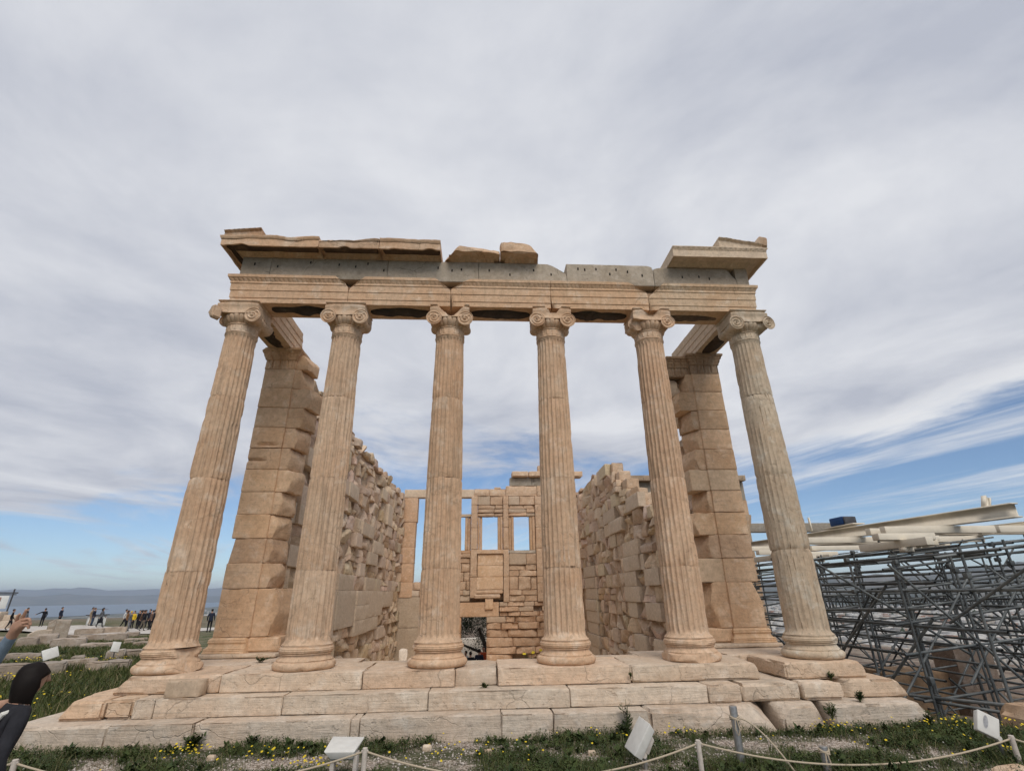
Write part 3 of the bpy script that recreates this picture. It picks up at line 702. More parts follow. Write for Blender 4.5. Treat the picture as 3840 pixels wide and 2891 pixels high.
# --- steps
def stepblocks(name, y0, y1, z0, z1, items, tint=(1, 1, 1)):
    st = part(name)
    for k, it in enumerate(items):
        x0, x1 = it[0], it[1]; o = it[2] if len(it) > 2 else {}
        kw = dict(seg=0.075, amp=0.007, rnd=0.013, chip=0.055, seed=int(abs(y0) * 100) + k * 3); kw.update(o.get('kw', {}))
        V, F = rock(x0 + 0.005, x1 - 0.005, o.get('y0', y0) + 0.012 * math.sin(k * 2.7 + y0 * 9), y1, z0 + 0.002, z1 + o.get('dz', 0) + 0.004 * math.sin(k * 1.9), cuts=o.get('cuts', ()), **kw)
        if 'ang' in o:
            a, px_, py_ = o['ang']; c, s = math.cos(a), math.sin(a); x, y = V[:, 0] - px_, V[:, 1] - py_
            V[:, 0] = px_ + c*x - s*y; V[:, 1] = py_ + s*x + c*y
        t = 1 + 0.05 * math.sin(k * 4.1 + y0 * 5)
        obj('step_block', V, F, MAT[o.get('mat', 'step')], st, tuple(np.array(o.get('tint', tint)) * t))
    return st
big = dict(rnd=0.035, chip=0.09)
stepblocks('upper_step', -0.53, 0.62, -0.237, 0.0, [
    (-5.74, -4.20, dict(cuts=[((-5.55, -0.5, -0.02), (-0.75, -0.15, 0.62))], tint=(1.02, 0.93, 0.85), kw=dict(rnd=0.04, chip=0.07))), (-4.20, -2.13, {}), (-2.13, -0.74, dict(tint=(1.03, 0.95, 0.88))),
    (-0.74, -0.09, dict(y0=-0.40, dz=-0.012, cuts=[((-0.4, -0.40, -0.08), (0.1, -0.75, 0.6))], kw=dict(chip=0.10, amp=0.03), tint=(0.92, 0.9, 0.88))),
    (-0.09, 1.97, dict(tint=(1.03, 0.95, 0.88))), (1.97, 4.06, dict(kw=dict(rnd=0.035, chip=0.07), cuts=[((4.0, -0.5, -0.06), (0.9, -0.1, 0.42))])),
    (4.42, 5.76, dict(y0=-0.57, cuts=[((5.70, -0.5, -0.06), (0.9, 0, 0.42))], tint=(1.0, 0.93, 0.86), kw=dict(rnd=0.03)))], (1.0, 0.97, 0.93))
stepblocks('middle_step', -0.85, 0.6, -0.477, -0.239, [
    (-6.18, -5.56, dict(cuts=[((-6.02, -0.8, -0.27), (-0.8, -0.2, 0.55))], tint=(1.02, 0.92, 0.82), kw=big)), (-5.56, -5.18, dict(tint=(1.0, 0.9, 0.8), kw=dict(rnd=0.035, chip=0.08))), (-5.18, -4.90, {}), (-4.90, -3.15, {}), (-3.15, -1.10, {}),
    (-1.10, 0.96, {}), (0.96, 3.03, dict(kw=dict(chip=0.07))), (3.03, 3.54, dict(kw=dict(rnd=0.03, chip=0.08))), (3.55, 4.46, dict(kw=dict(rnd=0.04))),
    (4.49, 5.14, dict(kw=dict(rnd=0.045), cuts=[((5.1, -0.8, -0.3), (0.8, 0.25, 0.5))])), (5.20, 6.22, dict(y0=-0.70, tint=(1.0, 0.93, 0.86), kw=big, ang=(-0.06, 5.2, -0.7), cuts=[((5.35, -0.7, -0.36), (-0.75, -0.6, 0.2)), ((6.1, -0.5, -0.3), (0.8, 0, 0.6))]))], (0.99, 0.985, 0.97))
stepblocks('lower_step', -1.17, 0.6, -0.86, -0.479, [
    (-6.62, -5.25, dict(kw=dict(rnd=0.03))), (-5.25, -4.15, {}), (-4.15, -2.10, {}), (-2.10, -1.98, dict(kw=dict(chip=0.04))), (-1.98, -0.06, {}), (-0.06, 0.66, {}), (0.66, 2.0, {}),
    (2.0, 3.86, dict(kw=dict(rnd=0.05, chip=0.10), cuts=[((2.7, -1.17, -0.55), (0.1, -0.7, 0.72)), ((3.55, -1.1, -0.52), (0.6, -0.35, 0.7))])),
    (3.95, 4.60, dict(y0=-1.12, kw=big, cuts=[((4.05, -1.1, -0.55), (-0.7, -0.3, 0.6)), ((4.5, -1.1, -0.6), (0.7, -0.5, 0.4))])),
    (4.70, 6.28, dict(y0=-1.14, kw=big, cuts=[((4.75, -1.1, -0.62), (-0.8, -0.6, 0.1)), ((6.1, -1.0, -0.55), (0.75, -0.2, 0.6))]))], (0.93, 0.94, 0.95))
# paving behind the columns
PV = part('porch_floor')
pv = [(-5.6, -4.0, 0.63, 1.72), (-3.99, -2.45, 0.63, 1.30), (2.5, 4.05, 0.63, 1.55), (4.06, 5.62, 0.63, 1.72), (-5.6, -4.2, 1.73, 2.6), (4.2, 5.62, 1.73, 2.6), (-2.44, -1.2, 0.63, 0.86), (1.2, 2.49, 0.63, 0.90)]
for k, (x0, x1, y0, y1) in enumerate(pv):
    V, F = rock(x0 + 0.004, x1 - 0.004, y0, y1, -0.30, -0.004 + 0.006 * math.sin(k * 2), 0.12, 0.006, 0.02, 0.05, 300 + k)
    obj('paving_slab', V, F, MAT['step'], PV, (0.98, 0.95, 0.92))
for sx in (-1, 1):
    x0, x1 = sorted((sx * 4.22, sx * 5.70))
    V, F = rock(x0, x1, 1.60, 2.60, 0.003, 0.072, 0.12, 0.006, 0.02, 0.05, 330 + sx)
    obj('paving_slab', V, F, MAT['step'], PV, (1.0, 0.95, 0.89))
# ------------------------------------------------------------------ antae, walls
ZC = [1.22 + 0.485 * k for k in range(11)]
AB = [(0.10, 0.075), (0.10, 0.095), (0.085, 0.11), (0.095, 0.125), (0.085, 0.14), (0.092, 0.155), (0.06, 0.17), (0.035, 0.205), (0.03, 0.235), (0.045, 0.25), (0.05, 0.27), (0.038, 0.285), (0.045, 0.30), (0.03, 0.318), (0.02, 0.33), (0.0, 0.34)]
ACP = [(0.0, 6.07), (0.0, 6.09), (0.012, 6.10), (0.008, 6.13), (0.008, 6.30), (0.02, 6.31), (0.035, 6.335), (0.03, 6.35), (0.05, 6.375), (0.065, 6.41), (0.06, 6.43), (0.075, 6.455), (0.10, 6.49), (0.10, 6.515), (0.12, 6.53), (0.125, 6.582)]
def anta(sx):
    a = part('anta', (sx * 5.2, 2.2, 0), ('left' if sx < 0 else 'right') + ' end pillar of the side wall in ochre marble blocks')
    x0, x1 = sorted((sx * 4.85, sx * 5.555))
    V, F = rect_mould(x0, x1, 1.83, 2.56, AB, (1, 1, 1, 0) if sx > 0 else (1, 0.3, 1, 0), 0.06, (), 0.1, 0.02, 0.006, 3 + sx, [((-4.95, 1.75, 0.2), (0.8, -0.5, 0.1))] if sx < 0 else ())
    obj('base', V, F, MAT['anta'], a, (1.1, 1.06, 1.0), sharp=25)
    # wall-foot that runs on from the base
    xa, xb = sorted((sx * 4.27, sx * 4.95))
    V, F = rock(xa, xb, 1.86, 2.5, 0.078, 0.34, 0.09, 0.012, 0.03, 0.06, 40 + sx, rough={'-y': 0.03})
    obj('stone', V, F, MAT['anta'], a, (1.08, 1.03, 0.97))
    zs = [0.34] + ZC
    stub = {-1: [4.29, 4.55, 4.60, 4.60, 4.55, 4.45, 4.52, 4.44, 4.37, 4.28, 4.57], 1: [4.35, 4.24, 4.48, 4.28, 4.62, 4.42, 4.50, 4.62, 4.55, 4.30, 4.56]}[sx]
    newc = {-1: (), 1: (1, 5)}[sx]
    for k in range(11):
        z0, z1 = zs[k] + 0.002, zs[k+1] - 0.002; sd = 500 + k * 7 + (sx + 1) * 50
        cuts = []
        if sx < 0 and k == 3: cuts = [((-5.5, 1.9, 3.05), (-0.85, -0.1, 0.5))]
        if sx < 0 and k == 2: cuts = [((-5.50, 1.9, 2.2), (-1, -0.25, 0.1))]
        if sx > 0 and k == 0: cuts = [((5.5, 1.83, 0.95), (0.8, -0.2, 0.3))]
        V, F = rock(x0, x1, 1.83 - 0.006 * math.sin(k * 3.1 + sx), 2.55, z0, z1, 0.075, 0.006 if k not in (2, 3) else 0.014, 0.012, 0.035, sd, cuts)
        if sx < 0 and k in (6, 7):      # shallow sockets cut across two courses
            w = (V[:, 1] < 1.9) & (np.abs(V[:, 2] - (ZC[k-1] + (0.07 if k == 7 else 0.22))) < 0.05) & (V[:, 0] < (-4.95 if k == 7 else -5.15)) & (V[:, 0] > (-5.4 if k == 7 else -5.6))
            V[w, 1] += 0.06
        tn = [(1.05, 1.0, 0.95), (1.02, 1.0, 0.98), (0.92, 0.9, 0.9), (1.1, 1.06, 1.0), (1.05, 1.02, 0.98), (1.12, 1.1, 1.06), (1.0, 0.97, 0.94), (1.13, 1.1, 1.07), (1.02, 1.0, 0.97), (1.12, 1.1, 1.06), (1.05, 1.03, 1.0)][k]
        new = k in newc
        obj('stone', V, F, MAT['new' if (new and k == 5) else 'anta'], a, (0.98, 0.86, 0.74) if (new and k == 5) else tn)
        xe = stub[k]; xa, xb = sorted((sx * xe, sx * 4.93))
        cuts = [] if new else [((sx * (xe + 0.10), 1.95, (z0 + z1) / 2 + (0.1 if k % 2 else -0.1)), (-sx * 0.9, -0.5, 0.35 if k % 2 else -0.3)), ((sx * (xe + 0.03), 2.1, (z0 + z1) / 2), (-sx, -0.25, -0.3 if k % 2 else 0.3))]
        if abs(xe - 4.85) > 0.1:
            V, F = rock(xa, xb, 1.865, 2.42, z0, z1, 0.07, 0.006 if new else 0.02, 0.012, 0.02 if new else 0.05, sd + 3, cuts, rough=None if new else {('-x' if sx > 0 else '+x'): 0.10})
            obj('stone', V, F, MAT['new' if new else 'anta'], a, (0.98, 0.86, 0.74) if new else tuple(np.array(tn) * 0.97))
    cm = MAT['anta']
    V, F = rect_mould(x0, x1, 1.83, 2.56, ACP, (1, 1, 1, 0), 0.024, (2, 3, 4, 6, 8, 9, 12), 0.085, 0.030, 0.008, 70 + sx, [((-5.62, 1.8, 6.56), (-0.7, -0.2, 0.7))] if sx < 0 else ())
    obj('capital', V, F, MAT['marble'] if sx < 0 else MAT['rubble'], a, (0.95, 0.90, 0.84) if sx < 0 else (0.60, 0.56, 0.52), sharp=25)
    if sx > 0:
        V, F = rect_mould(4.28, 4.84, 1.90, 2.45, [(o, z - 0.06) for o, z in ACP], (0.3, 0, 1, 0), 0.024, (2, 3, 4, 6, 8, 9, 12), 0.085, 0.03, 0.008, 75)
        obj('capital', V, F, MAT['rubble'], a, (0.58, 0.54, 0.50), sharp=25)
        V, F = rock(4.25, 4.60, 2.0, 2.40, 5.50, 5.99, 0.06, 0.01, 0.10, 0.04, 91); obj('stone', V, F, MAT['new'], a, (1.0, 0.93, 0.86))
    else:
        V, F = rock(-4.90, -4.50, 1.87, 2.45, 6.07, 6.46, 0.06, 0.012, 0.015, 0.05, 93, [((-4.62, 1.9, 6.36), (0.8, -0.2, 0.6)), ((-4.55, 1.9, 6.15), (0.9, -0.4, 0.0))]); obj('stone', V, F, MAT['anta'], a, (1.1, 1.06, 1.02))
        V, F = crust(-5.35, -5.05, 1.72, 1.725, 0, 3); 
for sx in (-1, 1): anta(sx)

def wall(sx, zlist, top, smooth, ylo, yhi, seed, skip=lambda y, z: False):
    w = part('side_wall', (sx * 5.2, 11, 0), ('left' if sx < 0 else 'right') + ' side wall of broken and patched marble courses')
    r = np.random.default_rng(seed); f = '+x' if sx < 0 else '-x'; n = 0
    core = MB()
    for y in np.arange(ylo, yhi, 1.1):          # outer face of the wall, carries the torn top edge
        t = top(y + 0.5)
        core.add(*box(min(sx * 5.5, sx * 5.02), max(sx * 5.5, sx * 5.02), y, y + 1.1, -3.2, t - 0.55))
    core.build('core', MAT['rubble'], w, (0.7, 0.67, 0.64), smooth=False)
    for y in np.arange(ylo, yhi, 0.93):
        t = top(y + 0.45); y1 = min(y + 0.93, yhi)
        zs = [z for z in zlist if z < t - 0.12][-2:] if t > 1.4 else zlist[:2]
        for z in zs:
            z1 = min(z + 0.485, t + r.uniform(-0.05, 0.03))
            if z1 - z < 0.1: continue
            a, b = sorted((sx * 5.53, sx * 5.06))
            V, F = rock(a, b, y + 0.003, y1 - 0.003, z + 0.002, z1, 0.13, 0.012, 0.02, 0.07, int(r.integers(999)), rough={'+z': 0.08} if z == zs[-1] else None)
            obj('stone', V, F, MAT['rubble'], w, tuple(np.array([1.05, 1.02, 0.98]) * r.uniform(0.9, 1.12)))
    for ci, z0 in enumerate(zlist):
        z1 = zlist[ci+1] if ci + 1 < len(zlist) else z0 + 0.485
        sm = [s for s in smooth if s[2] <= z0 + 0.05 and s[3] >= z1 - 0.05]
        y = ylo
        while y < yhi - 0.1:
            hit = [s for s in sm if s[0] - 0.02 <= y < s[1] - 0.02]
            if hit: y = hit[0][1]; continue
            L = r.uniform(0.42, 1.0) * (1 + 0.02 * y)
            nxt = [s[0] for s in sm if s[0] > y]
            y1 = min(y + L, yhi, min(nxt) if nxt else 1e9)
            if yhi - y1 < 0.25 and not nxt: y1 = yhi
            yc = (y + y1) / 2; t = top(yc)
            if y1 - y > 0.08 and z0 < t - 0.15 and not skip(yc, z0):
                zt = min(z1, t)
                kind = r.random(); pr = r.uniform(-0.035, 0.035); amp = r.uniform(0.06, 0.12)
                if kind < 0.10: pr = r.uniform(0.0, 0.04); amp = 0.0
                if kind > 0.96: pr = -0.10
                a, b = sorted((sx * 5.05, sx * (4.85 - pr)))
                cut = []
                if amp:
                    for q in range(2):
                        u = r.normal(size=3) * np.array([0.3, 0.55, 0.6]); u[0] = -sx * 0.9
                        cut.append(((sx * (4.85 - pr + r.uniform(-0.04, 0.02)), yc + r.uniform(-.2, .2), (z0 + zt) / 2 + r.uniform(-.12, .12)), u))
                zsplit = r.random() < 0.22 and amp and zt - z0 > 0.4
                spans = [(z0, z0 + 0.22), (z0 + 0.225, zt)] if zsplit else [(z0, zt)]
                for za, zb in spans:
                    V, F = rock(a, b, y + 0.002, y1 - 0.002, za + 0.002, zb - 0.002, 0.085 if yc < 12 else 0.13, 0.004 if not amp else 0.02, 0.01 if not amp else 0.022, 0.02 if not amp else 0.05, int(r.integers(9999)), cut, {f: amp} if amp else None)
                    tn = np.array([1, 1, 1]) * r.uniform(0.86, 1.14) * np.array([1, r.uniform(0.95, 1.02), r.uniform(0.9, 1.03)])
                    obj('stone', V, F, MAT['rubble'] if amp else MAT['new'], w, tuple(tn if amp else tn * np.array([0.98, 0.94, 0.9]))); n += 1
            y = y1
    for (y0, y1, z0, z1, pr) in smooth:
        a, b = sorted((sx * 5.05, sx * (4.85 - pr)))
        V, F = rock(a, b, y0 + 0.004, y1 - 0.004, z0 + 0.003, z1 - 0.003, 0.2, 0.003, 0.008, 0.012, int(r.integers(9999)))
        obj('stone', V, F, MAT['new'], w, tuple(np.array([0.98, 0.93, 0.88]) * r.uniform(0.92, 1.06))); n += 1
    return w
LOWZ = [1.22 - 0.485 * k for k in range(7, 0, -1)]
def topL(y): return 6.36 + 0.07 * math.sin(y * 1.7) + 0.06 * math.sin(y * 4.1) + float(np.interp(y, [2.5, 2.9, 3.3, 4], [0.35, 0.15, 0.0, 0]))
smL = [(7.7, 9.0, ZC[6], ZC[7], 0.08), (10.2, 12.3, ZC[4], ZC[5], 0.06), (12.4, 14.6, ZC[3], ZC[4], 0.07), (11.8, 13.5, ZC[2], ZC[3], 0.06), (11.5, 13.3, ZC[0], ZC[1], 0.06), (7.6, 9.5, ZC[0], ZC[1], 0.08),
       (15.2, 16.4, ZC[6], ZC[8], 0.05), (3.4, 4.6, ZC[6], ZC[7], 0.06), (3.3, 4.9, ZC[3], ZC[4], 0.08), (3.1, 4.4, ZC[1], ZC[2], 0.05), (2.62, 4.6, 0.10, 1.22, 0.10), (4.61, 7.59, -0.1, 1.22, 0.07), (7.6, 9.93, 0.1, 1.22, 0.10),
       (9.95, 12.1, 0.735, 1.22, 0.16), (9.95, 12.1, 0.25, 0.735, 0.16), (9.95, 12.1, -0.235, 0.25, 0.16), (12.11, 15.2, 0.25, 1.22, 0.10), (15.21, 17.9, 0.55, 1.22, 0.10), (12.11, 14.4, -0.235, 0.25, 0.09), (7.6, 9.0, -1.2, -0.72, 0.05)]
LZ = LOWZ + ZC
wall(-1, LZ, topL, smL, 2.58, 20.8, 5)
def topR(y): return float(np.interp(y, [2.5, 3.2, 3.6, 5.0, 5.9, 7.05, 7.1, 7.7, 7.75, 9.4, 9.5, 10.2, 10.8, 11.0, 13.7, 17.2, 20.8], [5.45, 5.35, 4.6, 3.7, 3.55, 3.75, 4.15, 4.2, 4.45, 4.6, 5.0, 5.3, 5.7, 6.0, 6.18, 6.2, 6.25])) + 0.05 * math.sin(y * 5)
smR = [(10.3, 12.2, ZC[5], ZC[6], 0.06), (9.4, 11.3, ZC[4], ZC[5], 0.08), (7.6, 9.45, ZC[2], ZC[3], 0.08), (7.7, 9.6, ZC[1], ZC[2], 0.09), (8.0, 9.8, 0.735, 1.22, 0.07), (5.9, 7.3, ZC[0], ZC[1], 0.07), (6.1, 7.5, 0.25, 0.735, 0.07), (7.7, 9.0, -0.72, -0.235, 0.1),
       (7.1, 8.6, ZC[5], ZC[6], 0.06), (8.2, 9.7, ZC[0], ZC[1], 0.07), (3.2, 4.6, ZC[3], ZC[4], 0.06), (2.6, 4.2, ZC[5], ZC[6], 0.08), *[(14.6 + 0.3 * (k % 2), 17.2, -2.17 + 0.485 * k, -1.69 + 0.485 * k, 0.02 + 0.03 * (k % 3)) for k in range(9)], (3.0, 5.0, 0.25, 1.22, 0.04), (5.9, 7.0, -1.2, -0.235, 0.08), (9.1, 9.9, -1.2, -0.72, 0.1)]
wall(1, LZ, topR, smR, 2.58, 20.8, 8, skip=lambda y, z: 17.4 < y < 18.6 and z < 2.0)

# --- rear wall with its windows and the doorway
RW = part('rear_wall', (0, 21, 0), 'far cross wall with three window openings and a low doorway')
yb = 20.8
def rs(name, x0, x1, z0, z1, y=0.0, th=0.45, mat='rubble', tint=(1, 1, 1), rough=0.0, seed=0, amp=0.006, rnd=0.02, seg=0.16, chip=0.05):
    V, F = rock(x0 + 0.004, x1 - 0.004, yb - y, yb - y + th, z0 + 0.004, z1 - 0.004, seg, amp, rnd, chip, seed, (), {'-y': rough} if rough else None)
    obj(name, V, F, MAT[mat], RW, tint)
T1 = (0.92, 0.83, 0.75)
rs('lintel', -4.98, -0.84, 6.36, 6.84, 0.06, 0.5, 'new', (1.08, 1.0, 0.92), seed=1)
for k, (z0, z1) in enumerate(((4.95, 6.36), (3.55, 4.95), (2.67, 3.55), (1.71, 2.67), (0.9, 1.71))):
    rs('pillar_block', -4.98, -4.20 + 0.05 * (k == 0), z0, z1, 0.05, 0.6, 'anta', (1.05, 1.0, 0.98), 0.02, 3 + k, 0.01)
for k, (a, b) in enumerate(((-0.84, 0.09), (0.09, 1.05), (1.06, 2.93), (2.94, 5.2))): rs('architrave_block', a, b, 6.43, 6.86 if k < 2 else 7.04, 0.05, 0.55, 'rubble', (1.1, 1.03, 0.96), 0.10, 11 + k, 0.02)
for k, (a, b, z1) in enumerate(((1.29, 2.65, 7.55), (2.66, 3.78, 7.55), (3.79, 5.3, 7.55))): rs('frieze_block', a, b, 7.05, z1, 0.0, 0.4, 'grey', (1.0, 0.98, 0.92), 0.03, 21 + k, 0.01)
for k, (a, b) in enumerate(((1.42, 2.42), (2.44, 3.80), (3.81, 5.74))): rs('cornice_block', a, b, 7.56, 7.88, 0.35, 0.8, 'rubble', (1.1, 1.02, 0.94), 0.05, 31 + k, 0.015, 0.04)
rs('cornice_block', 3.02, 3.80, 7.89, 8.28, 0.1, 0.4, 'marble', (1.0, 0.95, 0.9), 0.03, 35)
rs('frieze_block', 0.36, 0.75, 6.87, 6.98, 0.0, 0.3, 'rubble', (0.9, 0.85, 0.8), 0.02, 36)
def pil(x0, x1, z0, z1, seed):
    zs = [z0] + [z for z in (1.9, 3.4, 4.6, 5.9) if z0 + .3 < z < z1 - .2] + [z1]
    for k in range(len(zs) - 1): rs('half_column', x0, x1, zs[k], zs[k+1], 0.16, 0.6, 'rubble', (0.94, 0.85, 0.77), 0.03, seed + k, 0.012)
pil(-1.0, -0.62, 0.84, 6.42, 41); pil(0.88, 1.20, 0.60, 6.42, 51); pil(2.78, 3.16, 0.60, 6.42, 61); pil(-3.05, -2.72, 0.84, 6.36, 71)
for a, b, z0, z1 in ((-0.62, -0.34, 3.38, 5.25), (0.56, 0.87, 3.38, 5.25), (1.21, 1.51, 3.34, 5.25), (2.43, 2.77, 3.34, 5.25), (-1.35, -1.01, 3.36, 5.22), (-2.71, -2.45, 3.36, 5.22)):
    rs('window_jamb', a, (a + b) / 2, z0, z1, -0.05, 0.4, 'marble', (0.92, 0.87, 0.8), 0.015, int(a * 100) % 97 + 100)
    rs('window_jamb', (a + b) / 2, b, z0, z1, -0.10 if a < 0 else 0.0, 0.4, 'marble', (1.0, 0.94, 0.88), 0.015, int(a * 100) % 97 + 107)
rs('window_bar', -2.72, -1.0, 5.23, 5.40, 0.0, 0.3, 'new', (0.92, 0.86, 0.8), seed=111)
rs('sill', -0.76, 0.95, 3.15, 3.38, 0.14, 0.5, 'marble', (1.05, 1.0, 0.95), 0.01, 121); rs('sill', 1.22, 2.76, 3.16, 3.34, 0.05, 0.45, 'grey', (1.3, 1.25, 1.2), 0.02, 122); rs('sill', -2.7, -0.98, 3.18, 3.36, 0.05, 0.45, 'marble', T1, 0.02, 123)
rs('panel', -0.60, 0.87, 2.52, 3.15, 0.03, 0.4, 'anta', (1.15, 1.13, 1.10), seed=131); rs('panel', -0.60, 0.87, 1.92, 2.52, 0.03, 0.4, 'anta', (1.15, 1.13, 1.10), seed=132); rs('panel', -0.76, 0.87, 1.25, 1.92, 0.07, 0.45, 'anta', (1.1, 1.07, 1.03), seed=133)
rs('ledge', -0.74, 0.86, 1.02, 1.24, 0.16, 0.5, 'rubble', T1, 0.05, 134, rnd=0.06); rs('ledge', -0.76, 0.70, 0.80, 1.02, 0.22, 0.5, 'rubble', (0.98, 0.92, 0.87), 0.06, 135, rnd=0.06)
rr = np.random.default_rng(77)
def fill(x0, x1, zs, Lr, tint=(1, 1, 1), mat='rubble', rough=0.12, th=0.42, hole=None):
    for k in range(len(zs) - 1):
        x = x0
        while x < x1 - 0.05:
            xe = min(x1, x + rr.uniform(*Lr))
            if x1 - xe < 0.2: xe = x1
            if not (hole and hole[0] < (x + xe) / 2 < hole[1] and zs[k] < hole[2] - 0.05):
                sm = rr.random() < 0.16
                if zs[0] < 0 and rr.random() < 0.07: x = xe; continue
                rs('stone', x, xe, zs[k], zs[k+1], rr.uniform(-0.05, 0.16) if zs[0] < 0 else rr.uniform(-0.04, 0.10), th, 'new' if sm else mat, tuple(np.array(tint) * rr.uniform(0.88, 1.1)), 0.0 if sm else rough, int(rr.integers(9999)), 0.015, 0.03, 0.14)
            x = xe
fill(-0.62, 0.88, [5.25, 5.45, 5.68, 5.9, 6.43], (0.5, 1.1), T1); fill(1.20, 2.78, [5.25, 5.45, 5.68, 5.9, 6.43], (0.6, 1.2), T1); fill(3.16, 4.9, [1.0, 1.6, 2.2, 2.7, 3.2, 3.8, 4.4, 5.0, 5.6, 6.2, 6.43], (0.5, 1.0), T1)
fill(1.20, 2.78, [0.62, 0.95, 1.22, 1.92, 2.25, 2.55, 3.16], (0.5, 1.0), T1); fill(-2.72, -1.0, [0.66, 0.98, 1.25, 1.7, 2.2, 2.65, 2.95, 3.18], (0.4, 0.9), T1)
fill(-4.95, -3.05, [0.95, 1.28, 1.70], (0.5, 0.9), (1.0, 0.95, 0.92), rough=0.05)
LT = (0.92, 0.80, 0.71)
rs('lintel', -2.3, 0.62, -0.12, 0.62, 0.04, 0.5, 'anta', (1.0, 0.93, 0.88), 0.02, 141); rs('stone', -0.15, 0.30, 0.25, 0.79, 0.16, 0.4, 'anta', (1.12, 1.05, 0.98), 0, 142)
fill(0.64, 4.9, [-0.12, 0.12, 0.38, 0.62], (0.4, 1.2), LT, 'rubble', 0.2); fill(-0.06, 4.9, [-2.8, -2.35, -1.95, -1.6, -1.15, -0.75, -0.42, -0.12], (0.5, 1.6), LT, 'rubble', 0.24); fill(-3.05, -1.44, [-2.8, -2.2, -1.5, -0.9, -0.12], (0.8, 1.4), LT, 'anta', 0.08)
rs('stone', -5.4, -3.05, -2.8, -0.6, 0.0, 0.4, 'new', (0.72, 0.66, 0.60), 0.03, 151); rs('stone', -5.4, -3.05, -0.6, 0.94, 0.02, 0.4, 'new', (0.78, 0.72, 0.66), 0.03, 152)
rs('stone', -3.04, -2.31, -0.12, 0.94, 0.0, 0.4, 'new', (0.78, 0.72, 0.66), 0.03, 153)
for a, b, z0, z1 in ((-0.95, 1.0, 0.55, 3.2), (1.1, 2.9, 0.55, 3.2), (-2.8, -0.95, 0.55, 3.2), (0.6, 4.9, -2.8, 0.7), (-3.1, -1.5, -2.8, 0.7), (-0.02, 0.7, -2.8, -0.14), (-4.9, -3.0, -2.8, 1.6), (-0.6, 2.85, 5.3, 6.4), (2.85, 4.9, 0.6, 6.4)):
    V, F = box(a, b, yb + 0.26, yb + 0.55, z0, z1); obj('core', V, F, MAT['rubble'], RW, (0.8, 0.76, 0.72), smooth=False)
IF = part('bounce_floor')  # pale slabs out of view, added to bounce light onto the inner walls
for a in range(4):
    for b in range(8):
        V, F = rock(-4.9 + 2.45 * a + 0.01, -2.45 + 2.45 * a - 0.01, 1.2 + 2.45 * b, 3.64 + 2.45 * b, -2.7, -2.22 + 0.05 * math.sin(a * 3 + b * 5), 0.5, 0.01, 0.02, 0.04, 1900 + a * 9 + b); obj('paving_slab', V, F, MAT['new'], IF, (1.1, 1.1, 1.08))
# white marble fragment lying inside
V, F = rock(-4.5, -4.1, 19.4, 19.8, -2.2, -1.5, 0.1, 0.03, 0.05, 0.08, 900)
tag(obj('marble_fragment', V, F, MAT['new'], None, (1.5, 1.6, 1.75)), 'small white carved marble fragment at the foot of the inner corner', 'fragment')

# loose squared block on the middle step
V, F = rock(-4.83, -4.36, -0.80, -0.56, -0.2365, -0.03, 0.06, 0.006, 0.012, 0.04, 44, [((-4.40, -0.75, -0.1), (0.7, -0.6, 0.3))])
tag(obj('stone_block', V, F, MAT['grey'], None, (1.25, 1.08, 0.92)), 'loose squared grey-brown block resting on the middle step below the leftmost column', 'block')
# ------------------------------------------------------------------ ground, sea, hills, town
def sstep(a, b, x): t = np.clip((x - a) / (b - a), 0, 1); return t * t * (3 - 2 * t)
def gz(x, y, fine=True):
    x = np.asarray(x, float); y = np.asarray(y, float)
    r = np.hypot(x - CAM[0], y - CAM[1])
    z = np.where(x < -6.4, -0.85 - 0.0145 * r + 0.45 * sstep(34, 42, -x) , -0.80)
    front = 1 - sstep(-1.6, -0.4, y)
    t = sstep(-9.5, -6.2, x)
    z = z * (1 - t) + t * (-0.80 + 0.05 * front)
    z = np.where((x > -9.5), z, z)
    p = np.stack([x, y, 0 * x], -1)
    z = z + 0.03 * fbm(p * 0.9, 2, 3) + (0.018 * fbm(p * 4.0, 2, 5) if fine else 0)
    inside = (np.abs(x) < 5.2) & (y > 0.3) & (y < 22)
    west = sstep(20.9, 21.4, y) * (1 - sstep(60, 75, y)) * sstep(-9, -7.5, x) * (1 - sstep(20, 30, x))
    z = np.where(inside, -2.35 + 0.05 * fbm(p * 1.3, 2, 4), z)
    z = z * (1 - west) + west * -3.75
    # the sunk ground on the right where the scaffold stands
    ex = 6.55 + 0.12 * fbm(p * 1.1, 2, 8) + 0.9 * sstep(-0.9, -2.1, y)
    pit = sstep(0, 0.35, x - ex) * sstep(-2.1, -1.6, y)
    z = z * (1 - pit) + pit * (-3.5 + 0.25 * fbm(p * 0.5, 2, 9) - 0.012 * np.clip(y, 0, 40))
    # edge of the rock, the plain below, its far rim
    d = np.maximum(np.maximum(np.maximum(-(x + 95), x - 34), y - 105), -(y + 60))
    fall = sstep(0, 130, d)
    plain_ = -72 - 68 * sstep(400, 6000, r) + 3.0 * fbm(p * 0.004, 3, 6)
    return z * (1 - fall) + fall * plain_
def axis_(segs):
    o = []
    for a, b, s in segs: o.append(np.arange(a, b, s))
    return np.concatenate(o)
gx = np.concatenate([-np.geomspace(60000, 14, 46), np.arange(-13.5, -7, 0.4), np.arange(-7, 8.6, 0.14), np.arange(8.8, 14, 0.4), np.geomspace(14.5, 60000, 44)])
gy = np.concatenate([-np.geomspace(30000, 8, 26), np.arange(-7.5, -3.2, 0.4), np.arange(-3.2, 2.0, 0.14), np.arange(2.2, 24, 0.4), np.geomspace(24.4, 60000, 52)])
GX, GY = np.meshgrid(gx, gy, indexing='ij'); GZ = gz(GX, GY)
V = np.stack([GX, GY, GZ], -1).reshape(-1, 3); n = len(gy)
